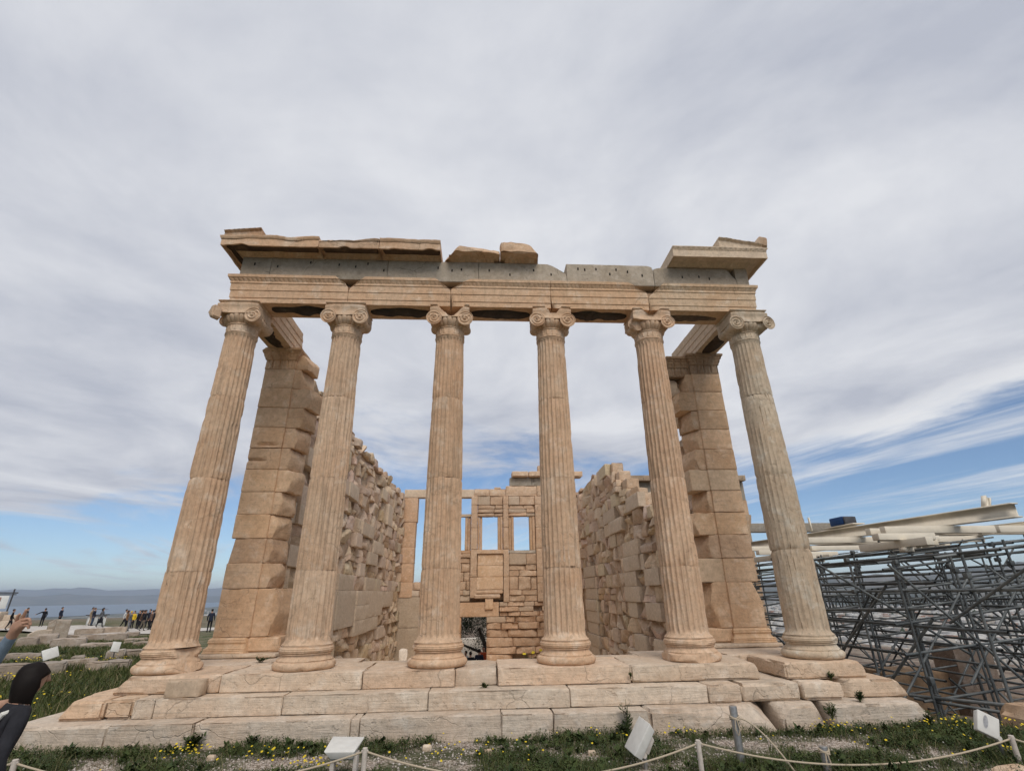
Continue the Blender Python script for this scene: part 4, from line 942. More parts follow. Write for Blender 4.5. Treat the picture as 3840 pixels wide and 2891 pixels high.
i, j = np.meshgrid(np.arange(len(gx)-1), np.arange(n-1), indexing='ij')
Q = np.stack([i*n+j, (i+1)*n+j, (i+1)*n+j+1, i*n+j+1], -1).reshape(-1, 4)
t = NT('ground_soil'); P = t.P()
sepn = t.node('ShaderNodeSeparateXYZ'); t.l.new(P, sepn.inputs[0])
ln = t.node('ShaderNodeVectorMath', operation='LENGTH'); t.l.new(P, ln.inputs[0])
chips = t.node('ShaderNodeTexVoronoi'); chips.inputs['Scale'].default_value = 48; t.l.new(P, chips.inputs['Vector'])
cv = t.node('ShaderNodeSeparateColor'); t.l.new(chips.outputs['Color'], cv.inputs[0])
soil = t.mix(t.ramp(t.noise(5, 6, 0.6), 0.35, 0.65), (0.15, 0.115, 0.085), (0.27, 0.22, 0.175))
col = t.mix(t.ramp(cv.outputs[0], 0.42, 0.60), soil, (0.52, 0.45, 0.39))
gm = t.ramp(t.noise(1.3, 6, 0.65), 0.40, 0.54)
col = t.mix(t.math('MULTIPLY', gm, 0.85), col, (0.045, 0.058, 0.020))
field_ = t.ramp(sepn.outputs[0], -8.0, -6.0, 1.0, 0.0)
col = t.mix(t.math('MULTIPLY', field_, 0.75), col, t.mix(t.ramp(t.noise(0.8, 5, 0.6), 0.4, 0.6), (0.06, 0.08, 0.025), (0.15, 0.13, 0.07)))
pitc = t.mix(t.ramp(t.noise(0.7, 6, 0.65), 0.35, 0.7), (0.13, 0.095, 0.075), (0.30, 0.25, 0.20))
col = t.mix(t.ramp(sepn.outputs[2], -2.6, -1.3, 1.0, 0.0), col, pitc)
far = t.mix(t.ramp(t.noise(0.006, 7, 0.7), 0.42, 0.62), (0.07, 0.085, 0.06), (0.26, 0.24, 0.22))
col = t.mix(t.ramp(ln.outputs['Value'], 110, 260), col, far)
ht = t.math('ADD', t.math('MULTIPLY', cv.outputs[0], 0.5), t.noise(20, 5, 0.7))
GM = t.fin(col, 0.95, ht, 0.7, 0.02, 0.1)
tag(obj('ground', V, [Q], GM, None, sharp=None, at=(0, 0, 0)), kind='structure')
# sea
t = NT('sea_water'); sn = t.noise(0.004, 6, 0.6, t.map((1, 2.5, 1)))
SM = t.fin(t.mix(t.ramp(sn, 0.4, 0.6), (0.055, 0.085, 0.125), (0.075, 0.11, 0.15)), 0.35, t.noise(0.02, 4, 0.6), 0.1, 2.0, 0.4)
coast = [(-60000, -9000), (-7000, 1500), (-4300, 3300), (-3650, 4900), (-3500, 6200), (-4200, 9000), (-5200, 14000), (-9000, 25000), (-14000, 60000), (-60000, 60000)]
zc_ = -136.5; V = [(x, y, zc_) for x, y in coast] + [(x, y, zc_ - 2) for x, y in coast]; m = len(coast)
me = bpy.data.meshes.new('sea'); me.from_pydata(V, [], [list(range(m))[::-1]]); me.materials.append(SM)
nrm_up = me.polygons[0].normal.z
if nrm_up < 0: me.flip_normals()
tag(put('sea', me), kind='structure')
# ridges far off
t = NT('hill_scrub'); HM = t.fin(t.mix(t.ramp(t.noise(0.0016, 7, 0.65), 0.4, 0.6), (0.075, 0.085, 0.075), (0.145, 0.135, 0.115)), 0.95, None)
def ridge_mesh(az0, az1, dist, hs, depth, seed, base=-145):
    n = 220; a = np.radians(np.linspace(az0, az1, n)); h = np.interp(np.linspace(0, 1, n), np.linspace(0, 1, len(hs)), hs)
    p = np.stack([np.linspace(0, 1, n) * len(hs) * 1.7, np.zeros(n) + seed, np.zeros(n)], 1)
    h = h * (1 + 0.16 * fbm(p, 5, 3)); rows = []
    for k, (q, f) in enumerate(((-1.0, 0.0), (-0.6, 0.35), (-0.25, 0.8), (0.0, 1.0), (0.4, 0.7), (1.0, 0.0))):
        d = dist + q * depth; w = 1 + 0.12 * fbm(p * 3 + k * 5.0, 4, 6) * (f > 0)
        rows.append(np.stack([CAM[0] + d * np.sin(a), CAM[1] + d * np.cos(a), base + np.maximum(h, 2) * f * w], 1))
    V = np.concatenate(rows); i, j = np.meshgrid(np.arange(len(rows)-1), np.arange(n-1), indexing='ij')
    return V, np.stack([i*n+j, i*n+j+1, (i+1)*n+j+1, (i+1)*n+j], -1).reshape(-1, 4)
for k, (a0, a1, d, hs, dp, sd) in enumerate(((-56, -18, 21000, [160, 300, 350, 290, 250, 240, 170, 90], 3500, 1), (-54, -12, 33000, [420, 560, 600, 640, 560, 610, 650, 620], 5000, 2), (-20, 30, 15000, [60, 140, 240, 330, 420, 360, 300], 2500, 5),
                                              (26, 75, 8200, [190, 260, 300, 390, 430, 500, 520, 470], 1600, 3), (34, 80, 5600, [150, 185, 240, 215, 250, 300, 330], 900, 4))):
    V, F = ridge_mesh(a0, a1, d, hs, dp, sd)
    tag(obj('hill', V, [F], HM, None, sharp=None), kind='structure')
# low islets on the water
for k, (az, d, L_) in enumerate(((-41.5, 8200, 300), (-34.0, 9600, 160))):
    V, F = rock(-L_ / 2, L_ / 2, -60, 60, -4, 9, 20, 3, 3, 3, 800 + k, nmax=12); a = math.radians(az)
    V[:, 0] += d * math.sin(a); V[:, 1] += d * math.cos(a); V[:, 2] += -138
    tag(obj('islet', V, F, HM), kind='structure')
# the town on the plain: thousands of houses that read as one mass
tr = np.random.default_rng(3); N = 22000
az = np.radians(np.concatenate([tr.uniform(-29, 18, 3800), tr.uniform(18, 62, N - 3800)])); d = 420 * np.exp(tr.uniform(0, 1, N) ** 0.85 * math.log(6800 / 420))
x = CAM[0] + d * np.sin(az); y = CAM[1] + d * np.cos(az); keep = (fbm(np.stack([x, y, 0 * x], 1) * 0.0022, 3, 2) > -0.32)
x, y, d = x[keep], y[keep], d[keep]; N = len(x)
w = tr.uniform(3.5, 8, N) * (0.8 + d / 9000); l_ = tr.uniform(3.5, 9, N) * (0.8 + d / 9000); h = tr.uniform(7, 18, N); a = tr.uniform(0, 1.5, N) * 0.5
z0 = gz(x, y, False) - 2
P8, Q8 = lattice(1, 1, 1); c, s = np.cos(a), np.sin(a)
lx = (P8[None, :, 0] - 0.5) * 2 * w[:, None]; ly = (P8[None, :, 1] - 0.5) * 2 * l_[:, None]
V = np.stack([x[:, None] + c[:, None] * lx - s[:, None] * ly, y[:, None] + s[:, None] * lx + c[:, None] * ly, z0[:, None] + P8[None, :, 2] * (h[:, None] + 2)], -1).reshape(-1, 3)
Q = (Q8[None] + (np.arange(N) * 8)[:, None, None]).reshape(-1, 4)
cmats = [plain('house_white', (0.46, 0.445, 0.42), 0.9, 0.1, 0.02), plain('house_cream', (0.36, 0.33, 0.29), 0.9, 0.1, 0.02), plain('house_grey', (0.22, 0.215, 0.21), 0.9, 0.15, 0.02), plain('house_tile', (0.24, 0.15, 0.11), 0.9, 0.15, 0.02)]
mi = np.repeat(tr.choice(4, N, p=[0.5, 0.27, 0.15, 0.08]), 6)
tag(obj('town', V, [Q], cmats, None, sharp=None, smooth=False, mi=mi, at=(0, 0, -100)), 'far pale town spreading over the plain below', 'town', kind='stuff')
# belts of trees between the houses
N = 5000; az = np.radians(tr.uniform(-29, 62, N)); d = 300 * np.exp(tr.uniform(0, 1, N) * math.log(6500 / 300)); x = CAM[0] + d * np.sin(az); y = CAM[1] + d * np.cos(az)
keep = fbm(np.stack([x, y, 0 * x], 1) * 0.003 + 5, 3, 7) > 0.02; x, y, d = x[keep], y[keep], d[keep]; N = len(x); R = tr.uniform(4, 10, N)
O6 = np.array([(1, 0, 0), (-1, 0, 0), (0, 1, 0), (0, -1, 0), (0, 0, 1.2), (0, 0, -1)], float); OT = np.array([(0, 2, 4), (2, 1, 4), (1, 3, 4), (3, 0, 4), (2, 0, 5), (1, 2, 5), (3, 1, 5), (0, 3, 5)])
V = (O6[None] * R[:, None, None] * tr.uniform(0.7, 1.3, (N, 6, 1)) + np.stack([x, y, gz(x, y, False) + R * 0.7], 1)[:, None]).reshape(-1, 3)
T = (OT[None] + (np.arange(N) * 6)[:, None, None]).reshape(-1, 3)
tag(obj('treeline', V, [T], plain('far_foliage', (0.045, 0.06, 0.035), 0.95, 0.3, 0.05), None, sharp=None, at=(0, 0, -100)), 'dark belts of distant trees among the houses', 'trees', kind='stuff')

# ------------------------------------------------------------------ ruined foundations left of the temple
ROW_A = [(-14.63, 9.02, -1.19, 1.09, 0.43), (-14.03, 9.51, -1.19, 0.84, 0.39), (-14.69, 11.68, -1.22, 1.07, 0.29), (-13.21, 10.52, -1.19, 0.64, 0.32), (-12.74, 10.79, -1.19, 0.7, 0.29)]
ROW_B = [(-19.13, 14.69, -1.29, 0.86, 0.34), (-18.57, 14.8, -1.29, 0.39, 0.3), (-16.45, 14.2, -1.26, 0.41, 0.23), (-14.93, 14.04, -1.25, 0.6, 0.4), (-14.76, 14.8, -1.26, 0.68, 0.35)]
ROW_C = [(-30.22, 27.19, -1.53, 0.51, 0.46), (-25.94, 23.68, -1.45, 0.92, 0.54), (-25.6, 24.51, -1.46, 1.03, 0.64), (-22.19, 21.53, -1.4, 1.48, 0.54), (-25.45, 27.71, -1.5, 1.0, 0.42), (-24.35, 27.29, -1.48, 0.61, 0.44), (-22.68, 26.1, -1.46, 1.09, 0.54), (-24.59, 30.66, -1.53, 0.81, 0.41), (-21.19, 25.55, -1.44, 1.16, 0.27), (-20.44, 21.16, -1.38, 1.43, 0.29), (-20.05, 23.07, -1.4, 0.54, 0.21), (-18.82, 22.17, -1.38, 0.78, 0.24)]
ROW_D = [(-33.48, 39.46, -1.7, 1.97, 0.44), (-32.81, 41.21, -1.72, 1.62, 0.45), (-31.37, 40.55, -1.7, 0.36, 0.48), (-41.96, 46.66, -1.86, 1.52, 0.43), (-30.37, 32.25, -1.59, 1.03, 0.26), (-29.91, 32.8, -1.59, 0.65, 0.24)]
UPRIGHT = [(-40.43, 42.61, -1.8, 1.47, 1.05), (-42.49, 46.91, -1.87, 0.87, 1.86), (-41.11, 46.25, -1.85, 0.99, 1.84)]
PILE = [(-138.42, 157.67, -3.99, 2.59, 3.63), (-145.33, 169.48, -4.19, 2.99, 2.29), (-57.4, 60.02, -2.15, 0.74, 1.23), (-58.35, 62.19, -2.18, 0.93, 1.27)]
KIOSK = [(-52.52, 64.43, -2.16, 2.02, 1.18)]
CROWD = [(-56.37, 59.48, -2.14, 0.0, 2.36), (-67.5, 75.25, -2.41, 0.0, 2.7), (-65.77, 74.22, -2.39, 0.0, 2.13), (-62.62, 72.36, -2.34, 0.0, 2.45), (-58.65, 70.02, -2.28, 0.0, 2.39), (-49.7, 62.82, -2.12, 0.0, 2.13), (-51.37, 65.77, -2.17, 0.0, 2.22), (-42.15, 53.54, -1.94, 0.0, 1.94), (-43.56, 57.57, -2.0, 0.0, 1.55), (-42.54, 57.02, -1.99, 0.0, 1.71), (-41.98, 56.71, -1.98, 0.0, 1.61), (-35.75, 48.07, -1.83, 0.0, 1.88), (-33.16, 44.84, -1.77, 0.0, 1.53), (-31.37, 42.78, -1.73, 0.0, 1.71), (-32.96, 46.02, -1.78, 0.0, 1.71), (-30.3, 42.27, -1.71, 0.0, 1.63), (-31.86, 45.47, -1.77, 0.0, 1.62), (-29.52, 41.9, -1.7, 0.0, 1.71), (-41.42, 56.4, -1.97, 0.0, 1.52), (-38.6, 53.23, -1.91, 0.0, 1.53), (-34.93, 49.78, -1.84, 0.0, 1.68)]
SIGNS = [(-15.65, 11.52, -1.22, 0.4, 0.7), (-15.19, 14.11, -1.25, 0.27, 0.59)]
ORD = ['first', 'second', 'third', 'fourth', 'fifth', 'sixth', 'seventh', 'eighth', 'ninth', 'tenth', 'eleventh', 'twelfth']
def rows(lst, rowname, seed, deep=0.7, tint=(1, 1, 1)):
    od = sorted(range(len(lst)), key=lambda k: math.atan2(lst[k][0] - CAM[0], lst[k][1] - CAM[1]))
    for rank, k in enumerate(od):
        x, y, z, w, h = lst[k]; g = float(gz(x, y)); dp = deep * (0.8 + 0.4 * ((k * 37) % 10) / 10)
        an = math.atan2(y - CAM[1], x - CAM[0]) - math.pi / 2
        V, F = rock(-w / 2, w / 2, -0.1, dp, -0.35, h + (z - g), 0.12, 0.03, 0.05, 0.12, seed + k * 3, rough={'-y': 0.08, '+z': 0.05})
        c, s = math.cos(an * 0.85), math.sin(an * 0.85); X, Y = V[:, 0].copy(), V[:, 1].copy()
        V[:, 0] = x + c*X - s*Y; V[:, 1] = y + s*X + c*Y; V[:, 2] += g
        o = obj('foundation_block', V, F, MAT['field'], None, tuple(np.array(tint) * 0.92 * (0.88 + 0.26 * ((k * 53 + seed) % 10) / 10)))
        tag(o, f'weathered grey foundation block, {ORD[rank]} from the left in {rowname}', 'block', 'foundation blocks in the field')
rows(ROW_A, 'the row nearest the steps', 1000); rows(ROW_B, 'the second row from the steps', 1100); rows(ROW_C, 'the long third row', 1200, 0.8, (1.05, 1.02, 1.0)); rows(ROW_D, 'the farthest low row by the path', 1300, 0.8, (1.2, 1.15, 1.1))
for k, ((x, y, z, w, h), lb) in enumerate(zip([(-29.0, 28.4, 0, 1.15, 0.80), (-30.6, 31.6, 0, 0.72, 1.35), (-29.75, 31.2, 0, 0.80, 1.32)], ['pale squat block with a sloping top beside the upright slabs', 'left one of two upright grey slabs in the field', 'right one of two upright grey slabs in the field'])):
    g = float(gz(x, y)); V, F = rock(-w/2, w/2, -0.2, 0.3, -0.2, h, 0.12, 0.02, 0.04, 0.08, 1400 + k, [((-w * 0.2, 0, h * 0.95), (-0.5, 0, 0.85))] if k < 2 else ())
    c, s = math.cos(0.75), math.sin(0.75); X, Y = V[:, 0].copy(), V[:, 1].copy(); V[:, 0] = x + c*X - s*Y; V[:, 1] = y + s*X + c*Y; V[:, 2] += g
    tag(obj('stone_slab', V, F, MAT['field'], None, (1.35, 1.3, 1.22) if k == 0 else (1.05, 1.03, 1.0)), lb, 'slab')
for k, (x, y, w, h, lb) in enumerate(((-47.5, 46.5, 1.6, 1.5, 'big pale block under the notice board'), (-45.6, 46.4, 1.3, 1.2, 'pale block stacked beside the notice board'), (-45.2, 45.3, 1.1, 0.7, 'low pale block in front of the stacked ones near the notice board'))):
    g = float(gz(x, y)); V, F = rock(x - w/2, x + w/2, y - 0.4, y + 0.5, g - 0.2, g + h, 0.15, 0.02, 0.04, 0.08, 1450 + k)
    tag(obj('stone_block', V, F, MAT['field'], None, (1.45, 1.38, 1.28)), lb, 'block')
wm = plain('white_paint', (0.66, 0.66, 0.63), 0.5, 0.05, 9); dk = plain('dark_metal', (0.06, 0.06, 0.065), 0.5, 0.2); stl = plain('brushed_steel', (0.42, 0.41, 0.40), 0.38, 0.12, 25, 0.5, 0.8)
# notice board on the far left
x, y = -50.6, 49.8; g = float(gz(x, y)) + 0.0; nb = empty('notice_board', (x, y, g)); tag(nb, 'notice board hung between two dark posts, far left', 'notice board')
def rot_put(V, x, y, a): c, s = math.cos(a), math.sin(a); V = arr(V); return np.stack([x + c*V[:, 0] - s*V[:, 1], y + s*V[:, 0] + c*V[:, 1], V[:, 2]], 1)
A_ = 0.75
for px_ in (-1.1, 1.1):
    V, F = tube([(px_ * 0.93, 0, g), (px_ * 0.98, 0, g + 3.7)], 0.07, 8); obj('post', rot_put(V, x, y, A_), F, dk, nb)
V, F = tube([(-1.45, 0, g + 3.35), (1.45, 0, g + 3.32)], 0.06, 8); obj('crossbar', rot_put(V, x, y, A_), F, dk, nb)
V, F = tube([(-1.35, 0, g + 3.18), (1.35, 0, g + 3.15)], 0.05, 8); obj('crossbar', rot_put(V, x, y, A_), F, dk, nb)
V, F = rock(-0.85, 0.85, -0.05, 0.0, g + 1.8, g + 3.05, 0.5, 0, 0.01, 0, 1); bo = obj('board', rot_put(V, x, y, A_), F, wm, nb)
for zc2, hh, cl in ((2.7, 0.2, (0.32, 0.17, 0.12)), (2.25, 0.15, (0.2, 0.2, 0.2))):
    V, F = box(-0.25, 0.28, -0.058, -0.0505, g + zc2 - hh, g + zc2 + hh); obj('print', rot_put(V, x, y, A_), F, plain('print', cl, 0.8, 0.5, 5), bo, smooth=False)
# small kiosk
x, y = -40.6, 50.5; g = float(gz(x, y)); kk = empty('kiosk', (x, y, g)); tag(kk, 'small white flat-roofed kiosk with a dark window beyond the stones', 'kiosk')
V, F = rock(-0.75, 0.75, -0.5, 0.5, g, g + 0.98, 0.4, 0, 0.01, 0, 1); obj('wall', rot_put(V, x, y, 0.7), F, wm, kk)
V, F = rock(-0.95, 0.95, -0.7, 0.6, g + 0.982, g + 1.06, 0.4, 0, 0.01, 0, 1); obj('roof', rot_put(V, x, y, 0.7), F, dk, kk)
V, F = box(0.05, 0.5, -0.52, -0.48, g + 0.25, g + 0.7); obj('window', rot_put(V, x, y, 0.7), F, plain('dark_pane', (0.04, 0.05, 0.06), 0.2), kk, smooth=False)
# two tilted white panels on short stakes
for k, (x, y, w, h, lb) in enumerate(((-14.9, 10.6, 0.42, 0.34, 'white tilted panel on a short stake, nearest the left edge'), (-14.4, 13.1, 0.27, 0.36, 'smaller white tilted panel on a stake, nearer the leftmost column'))):
    g = float(gz(x, y)); s_ = empty('ground_panel', (x, y, g)); tag(s_, lb, 'panel')
    V, F = tube([(x, y, g), (x, y, g + 0.45)], 0.02, 8); obj('stake', V, F, dk, s_)
    V, F = rock(-w/2, w/2, -0.03, 0.03, -h/2, h/2, 0.3, 0, 0.012, 0, 1)
    rt = Matrix.Rotation(0.85, 3, 'Z') @ Matrix.Rotation(-0.35, 3, 'X') @ Matrix.Rotation(-0.30 if k == 0 else 0.18, 3, 'Y')
    V = V @ np.array(rt).T + np.array([x, y, g + 0.45 + h * 0.42]); obj('panel', V, F, wm, s_)
# pale path where the visitors walk
t = NT('pale_paving'); PM = t.fin(t.mix(t.ramp(t.noise(1.2, 6, 0.6), 0.35, 0.65), (0.42, 0.38, 0.34), (0.58, 0.54, 0.49)), 0.9, t.noise(8, 5, 0.6), 0.3, 0.02)
pn = 40; u = np.linspace(0, 1, pn); ctr = np.stack([-60 + 36 * u, 45.0 + 1.5 * np.sin(u * 3) - 5.0 * u], 1); V = []
for k in range(pn):
    for q in (-3.4, 5.5):
        xx, yy = ctr[k, 0] + q * 0.35, ctr[k, 1] + q; V.append((xx, yy, float(gz(xx, yy, False)) + 0.06))
i = np.arange(pn - 1); tag(obj('path', np.array(V), [np.stack([2*i, 2*i+2, 2*i+3, 2*i+1], 1)], PM, None, sharp=None), kind='structure')

# rocks by the pit on the right
for k, (bx, lb, tn) in enumerate((((7.05, 8.9, -2.0, -1.2, -1.0, -0.50), 'large pale boulder at the right edge behind the floodlight', (1.25, 1.06, 0.88)), ((5.0, 5.45, -3.45, -3.05, -0.90, -0.705), 'pale rounded rock in the grass at the lower right edge', (1.6, 1.4, 1.2)))):
    V, F = rock(*bx, 0.09, 0.03, 0.12, 0.08, 1500 + k, [((bx[0] + 0.25, bx[2], bx[5] - 0.05), (-0.7, -0.4, 0.6)), ((bx[1], bx[2] + 0.1, bx[5] - 0.1), (0.3, -0.7, 0.65))], rough={'-y': 0.06, '+z': 0.05})
    tag(obj('boulder', V, F, MAT['field'], None, tn), lb, 'boulder')
V, F = rock(6.30, 7.15, -1.55, -0.35, -0.55, -0.1, 0.12, 0.015, 0.04, 0.06, 1520); V[:, 2] -= (V[:, 0] - 6.3) * 0.35 + 0.62
tag(obj('rock_slab', V, F, MAT['field'], None, (1.0, 0.97, 0.94)), 'sloping flat slab beyond the right end of the lowest step', 'slab')
pr_ = np.random.default_rng(9)
PB = [((10.6, 12.6, 5.6, 6.6, -3.6, -1.05), (1.3, 1.05, 0.82), 'tan squared block standing under the scaffold'), ((12.4, 13.5, 5.2, 6.0, -3.6, -0.45), (1.15, 1.05, 1.02), 'upright grey-mauve slab under the scaffold'), ((10.2, 11.0, 3.0, 3.8, -3.6, -1.7), (0.95, 0.9, 0.85), 'dark leaning block low under the scaffold'),
      ((13.2, 15.8, 5.0, 6.2, -3.7, -1.75), (1.2, 1.05, 0.9), 'long low tan block under the scaffold'), ((8.4, 9.8, 6.0, 7.0, -3.7, -1.35), (1.25, 1.1, 0.95), 'tan block nearest the rightmost column under the scaffold'), ((11.5, 14.5, 1.2, 2.0, -3.8, -2.35), (0.95, 0.85, 0.75), 'low brown block row at the front of the scaffold'), ((15.5, 17.0, 3.0, 4.2, -3.8, -1.9), (1.1, 1.0, 0.9), 'block at the right edge under the scaffold')]
for k, (bx, tn, lb) in enumerate(PB):
    V, F = rock(*bx, 0.2, 0.02, 0.04, 0.08, 1550 + k); tag(obj('stone_block', V, F, MAT['field'], None, tuple(q * 0.72 for q in tn)), lb, 'block')
# loose white stones among the pebbles
# ------------------------------------------------------------------ rope barrier, floodlights
rope_m = NT('hemp_rope'); rw_ = rope_m.node('ShaderNodeTexWave'); rw_.inputs['Scale'].default_value = 60; rope_m.l.new(rope_m.P(), rw_.inputs['Vector'])
ROPE = rope_m.fin(rope_m.mix(rw_.outputs['Fac'], (0.42, 0.34, 0.24), (0.58, 0.49, 0.37)), 0.9, rw_.outputs['Fac'], 0.5, 0.004)
post_m = plain('white_post_paint', (0.52, 0.46, 0.40), 0.75, 0.12, 20, bump=0.2)
POSTS = [(-4.94, -3.0, -0.385, 'white rope post at the lower left beside the people'), (-1.53, -3.0, -0.38, 'white rope post right of the box-shaped floodlight'), (1.975, -3.0, -0.405, 'white rope post left of the tall steel post'), (5.51, -3.0, -0.455, 'white rope post at the right edge by the square floodlight')]
for x, y, zt, lb in POSTS:
    g = float(gz(x, y)) - 0.1; b = MB(); b.add(*lathe([(0.026, g), (0.026, zt - 0.004), (0.023, zt)], 14, x, y))
    b.add(*tube([(x - 0.034, y, zt - 0.03), (x + 0.034, y, zt - 0.03)], 0.012, 8))
    tag(b.build('rope_post', post_m), lb, 'post', 'rope barrier posts')
def rope(a, b, sag, n=40, r=0.0092):
    u = np.linspace(0, 1, n); a, b = np.array(a), np.array(b); p = a + (b - a) * u[:, None]; p[:, 2] -= sag * 4 * u * (1 - u); return tube(p, r, 8)
RP = [((-7.6, -2.6, -0.40), (-4.94, -3.0, -0.415), 0.15, 'rope end running out of the picture at the lower left'), ((-4.94, -3.0, -0.415), (-1.53, -3.0, -0.41), 0.245, 'rope hanging in front of the box-shaped floodlight'), ((-1.53, -3.0, -0.41), (1.975, -3.0, -0.435), 0.27, 'rope hanging along the middle of the grass'), ((1.975, -3.0, -0.435), (5.51, -3.0, -0.485), 0.215, 'rope passing the tall steel post'), ((5.51, -3.0, -0.485), (8.4, -2.6, -0.55), 0.2, 'rope leaving at the right edge')]
for a, b, s, lb in RP:
    V, F = rope(a, b, s); tag(obj('rope', V, F, ROPE), lb, 'rope', 'barrier ropes')
for x, y, zt, lb, r in ((2.592, -2.6, -0.18, 'tall brushed steel post with a rope tied round it', 0.043), (3.40, -2.9, -0.52, 'short steel post with a rope loop, right of the tall one', 0.042)):
    g = float(gz(x, y)); p_ = empty('steel_post', (x, y, g)); tag(p_, lb, 'post')
    V, F = lathe([(r, g - 0.1), (r, zt - 0.012), (r * 0.97, zt - 0.003), (r * 0.9, zt)], 24, x, y); obj('pole', V, F, stl, p_)
    b = MB(); k0 = zt - (0.13 if r > 0.0425 else 0.06)
    for q in range(3):
        th = np.linspace(0, 2 * math.pi, 24); b.add(*tube(np.stack([x + (r + 0.008) * np.cos(th), y + (r + 0.008) * np.sin(th), k0 + 0.012 * q + 0.01 * np.sin(th * 2 + q)], 1), 0.008, 6))
    b.add(*tube([(x - 0.02, y - r - 0.01, k0), (x - 0.035, y - r - 0.02, k0 - 0.09), (x - 0.01, y - r - 0.02, k0 - 0.15), (x + 0.015, y - r - 0.02, k0 - 0.09), (x + 0.0, y - r - 0.01, k0)], 0.007, 6))
    obj_ = b.build('rope_tie', ROPE, p_)
u = np.linspace(0, 1, 24)[:, None]; a, b_, c_ = np.array([2.63, -2.62, -0.30]), np.array([2.80, -2.75, -0.30]), np.array([3.02, -3.05, -0.80])
V, F = tube((1-u)**2 * a + 2*u*(1-u) * b_ + u*u * c_, 0.0085, 8); tag(obj('rope', V, F, ROPE), 'slack rope falling from the tall steel post to the ground', 'rope', 'barrier ropes')
# floodlight 1: boxy housing on a U bracket
lamp_w = plain('lamp_housing_white', (0.60, 0.585, 0.545), 0.55, 0.06, 12, 0.35); lamp_u = plain('lamp_housing_side', (0.52, 0.47, 0.42), 0.6, 0.08, 12)
x, y = -1.83, -2.62; g = float(gz(x, y)); f1 = empty('floodlight', (x, y, g)); tag(f1, 'boxy white floodlight on a bracket low in the grass, left', 'floodlight', 'ground floodlights')
def hullbox(lo, hi):   # eight corners: lower four then upper four
    return np.array(lo + hi, float), np.array([(3, 2, 1, 0), (4, 5, 6, 7), (0, 1, 5, 4), (1, 2, 6, 5), (2, 3, 7, 6), (3, 0, 4, 7)])
V, F = hullbox([(-0.13, -0.12, -0.535), (0.15, -0.12, -0.535), (0.15, 0.10, -0.50), (-0.13, 0.10, -0.50)], [(-0.22, -0.15, -0.455), (0.17, -0.15, -0.46), (0.23, 0.15, -0.385), (-0.20, 0.15, -0.37)])
def bev(V, F, name, mat, par, loc, w=0.012):
    me = bpy.data.meshes.new(name); me.from_pydata([tuple(v) for v in V], [], [tuple(int(q) for q in f) for f in F])
    import bmesh
    bm = bmesh.new(); bm.from_mesh(me); bmesh.ops.recalc_face_normals(bm, faces=bm.faces); bmesh.ops.bevel(bm, geom=list(bm.edges), offset=w, segments=3, affect='EDGES', profile=0.5); bm.to_mesh(me); bm.free()
    me.polygons.foreach_set('use_smooth', np.ones(len(me.polygons), bool)); me.set_sharp_from_angle(angle=math.radians(40))
    me.materials.append(mat); return put(name, me, par, loc)
V = V * np.array([0.84, 0.9, 1.0]); h1 = bev(V, F, 'housing', lamp_w, f1, (x, y, -0.01))
for sx in (-1, 1):
    V, F = rock(x + sx * 0.12 - 0.02 + 0.02, x + sx * 0.12 + 0.022 + 0.02, y - 0.06, y + 0.05, g, -0.50, 0.1, 0.0, 0.006, 0.0, 1); obj('bracket', V, F, lamp_u, f1)
V, F = rock(x - 0.10, x + 0.14, y - 0.05, y + 0.04, -0.565, -0.535, 0.1, 0.0, 0.006, 0.0, 1); obj('bracket', V, F, lamp_u, f1)
# floodlight 2: seen from the side, tipped back on a pole
x, y = 1.46, -2.62; g = float(gz(x, y)); f2 = empty('floodlight', (x, y, g)); tag(f2, 'slim white floodlight tipped upwards on a pole beside a tall weed', 'floodlight', 'ground floodlights')
def turned(V, rt, loc): return arr(V) @ np.array(rt).T + np.array(loc)
rt = Matrix.Rotation(math.radians(32), 3, 'Y') @ Matrix.Rotation(math.radians(12), 3, 'Z')
V, F = hullbox([(-0.055, -0.13, -0.19), (0.045, -0.13, -0.19), (0.045, 0.13, -0.19), (-0.055, 0.13, -0.19)], [(-0.035, -0.13, 0.17), (0.055, -0.13, 0.13), (0.055, 0.13, 0.13), (-0.035, 0.13, 0.17)])
bev(turned(V, rt, (0, 0, 0)), F, 'housing', lamp_w, f2, (x, y, -0.445), 0.01)
V, F = hullbox([(-0.035, -0.07, -0.10), (0.035, -0.07, -0.10), (0.035, 0.07, -0.10), (-0.035, 0.07, -0.10)], [(-0.03, -0.07, 0.09), (0.03, -0.07, 0.06), (0.03, 0.07, 0.06), (-0.03, 0.07, 0.09)])
bev(turned(V, rt, (0, 0, 0)), F, 'gear_box', lamp_u, f2, (x + 0.07, y - 0.01, -0.50), 0.012)
V, F = lathe([(0.022, g - 0.1), (0.022, -0.60)], 14, x + 0.03, y); obj('pole', V, F, stl, f2)
V, F = tube([(x - 0.0, y - 0.10, -0.60), (x - 0.0, y + 0.10, -0.60)], 0.028, 14); obj('pivot', V, F, lamp_u, f2)
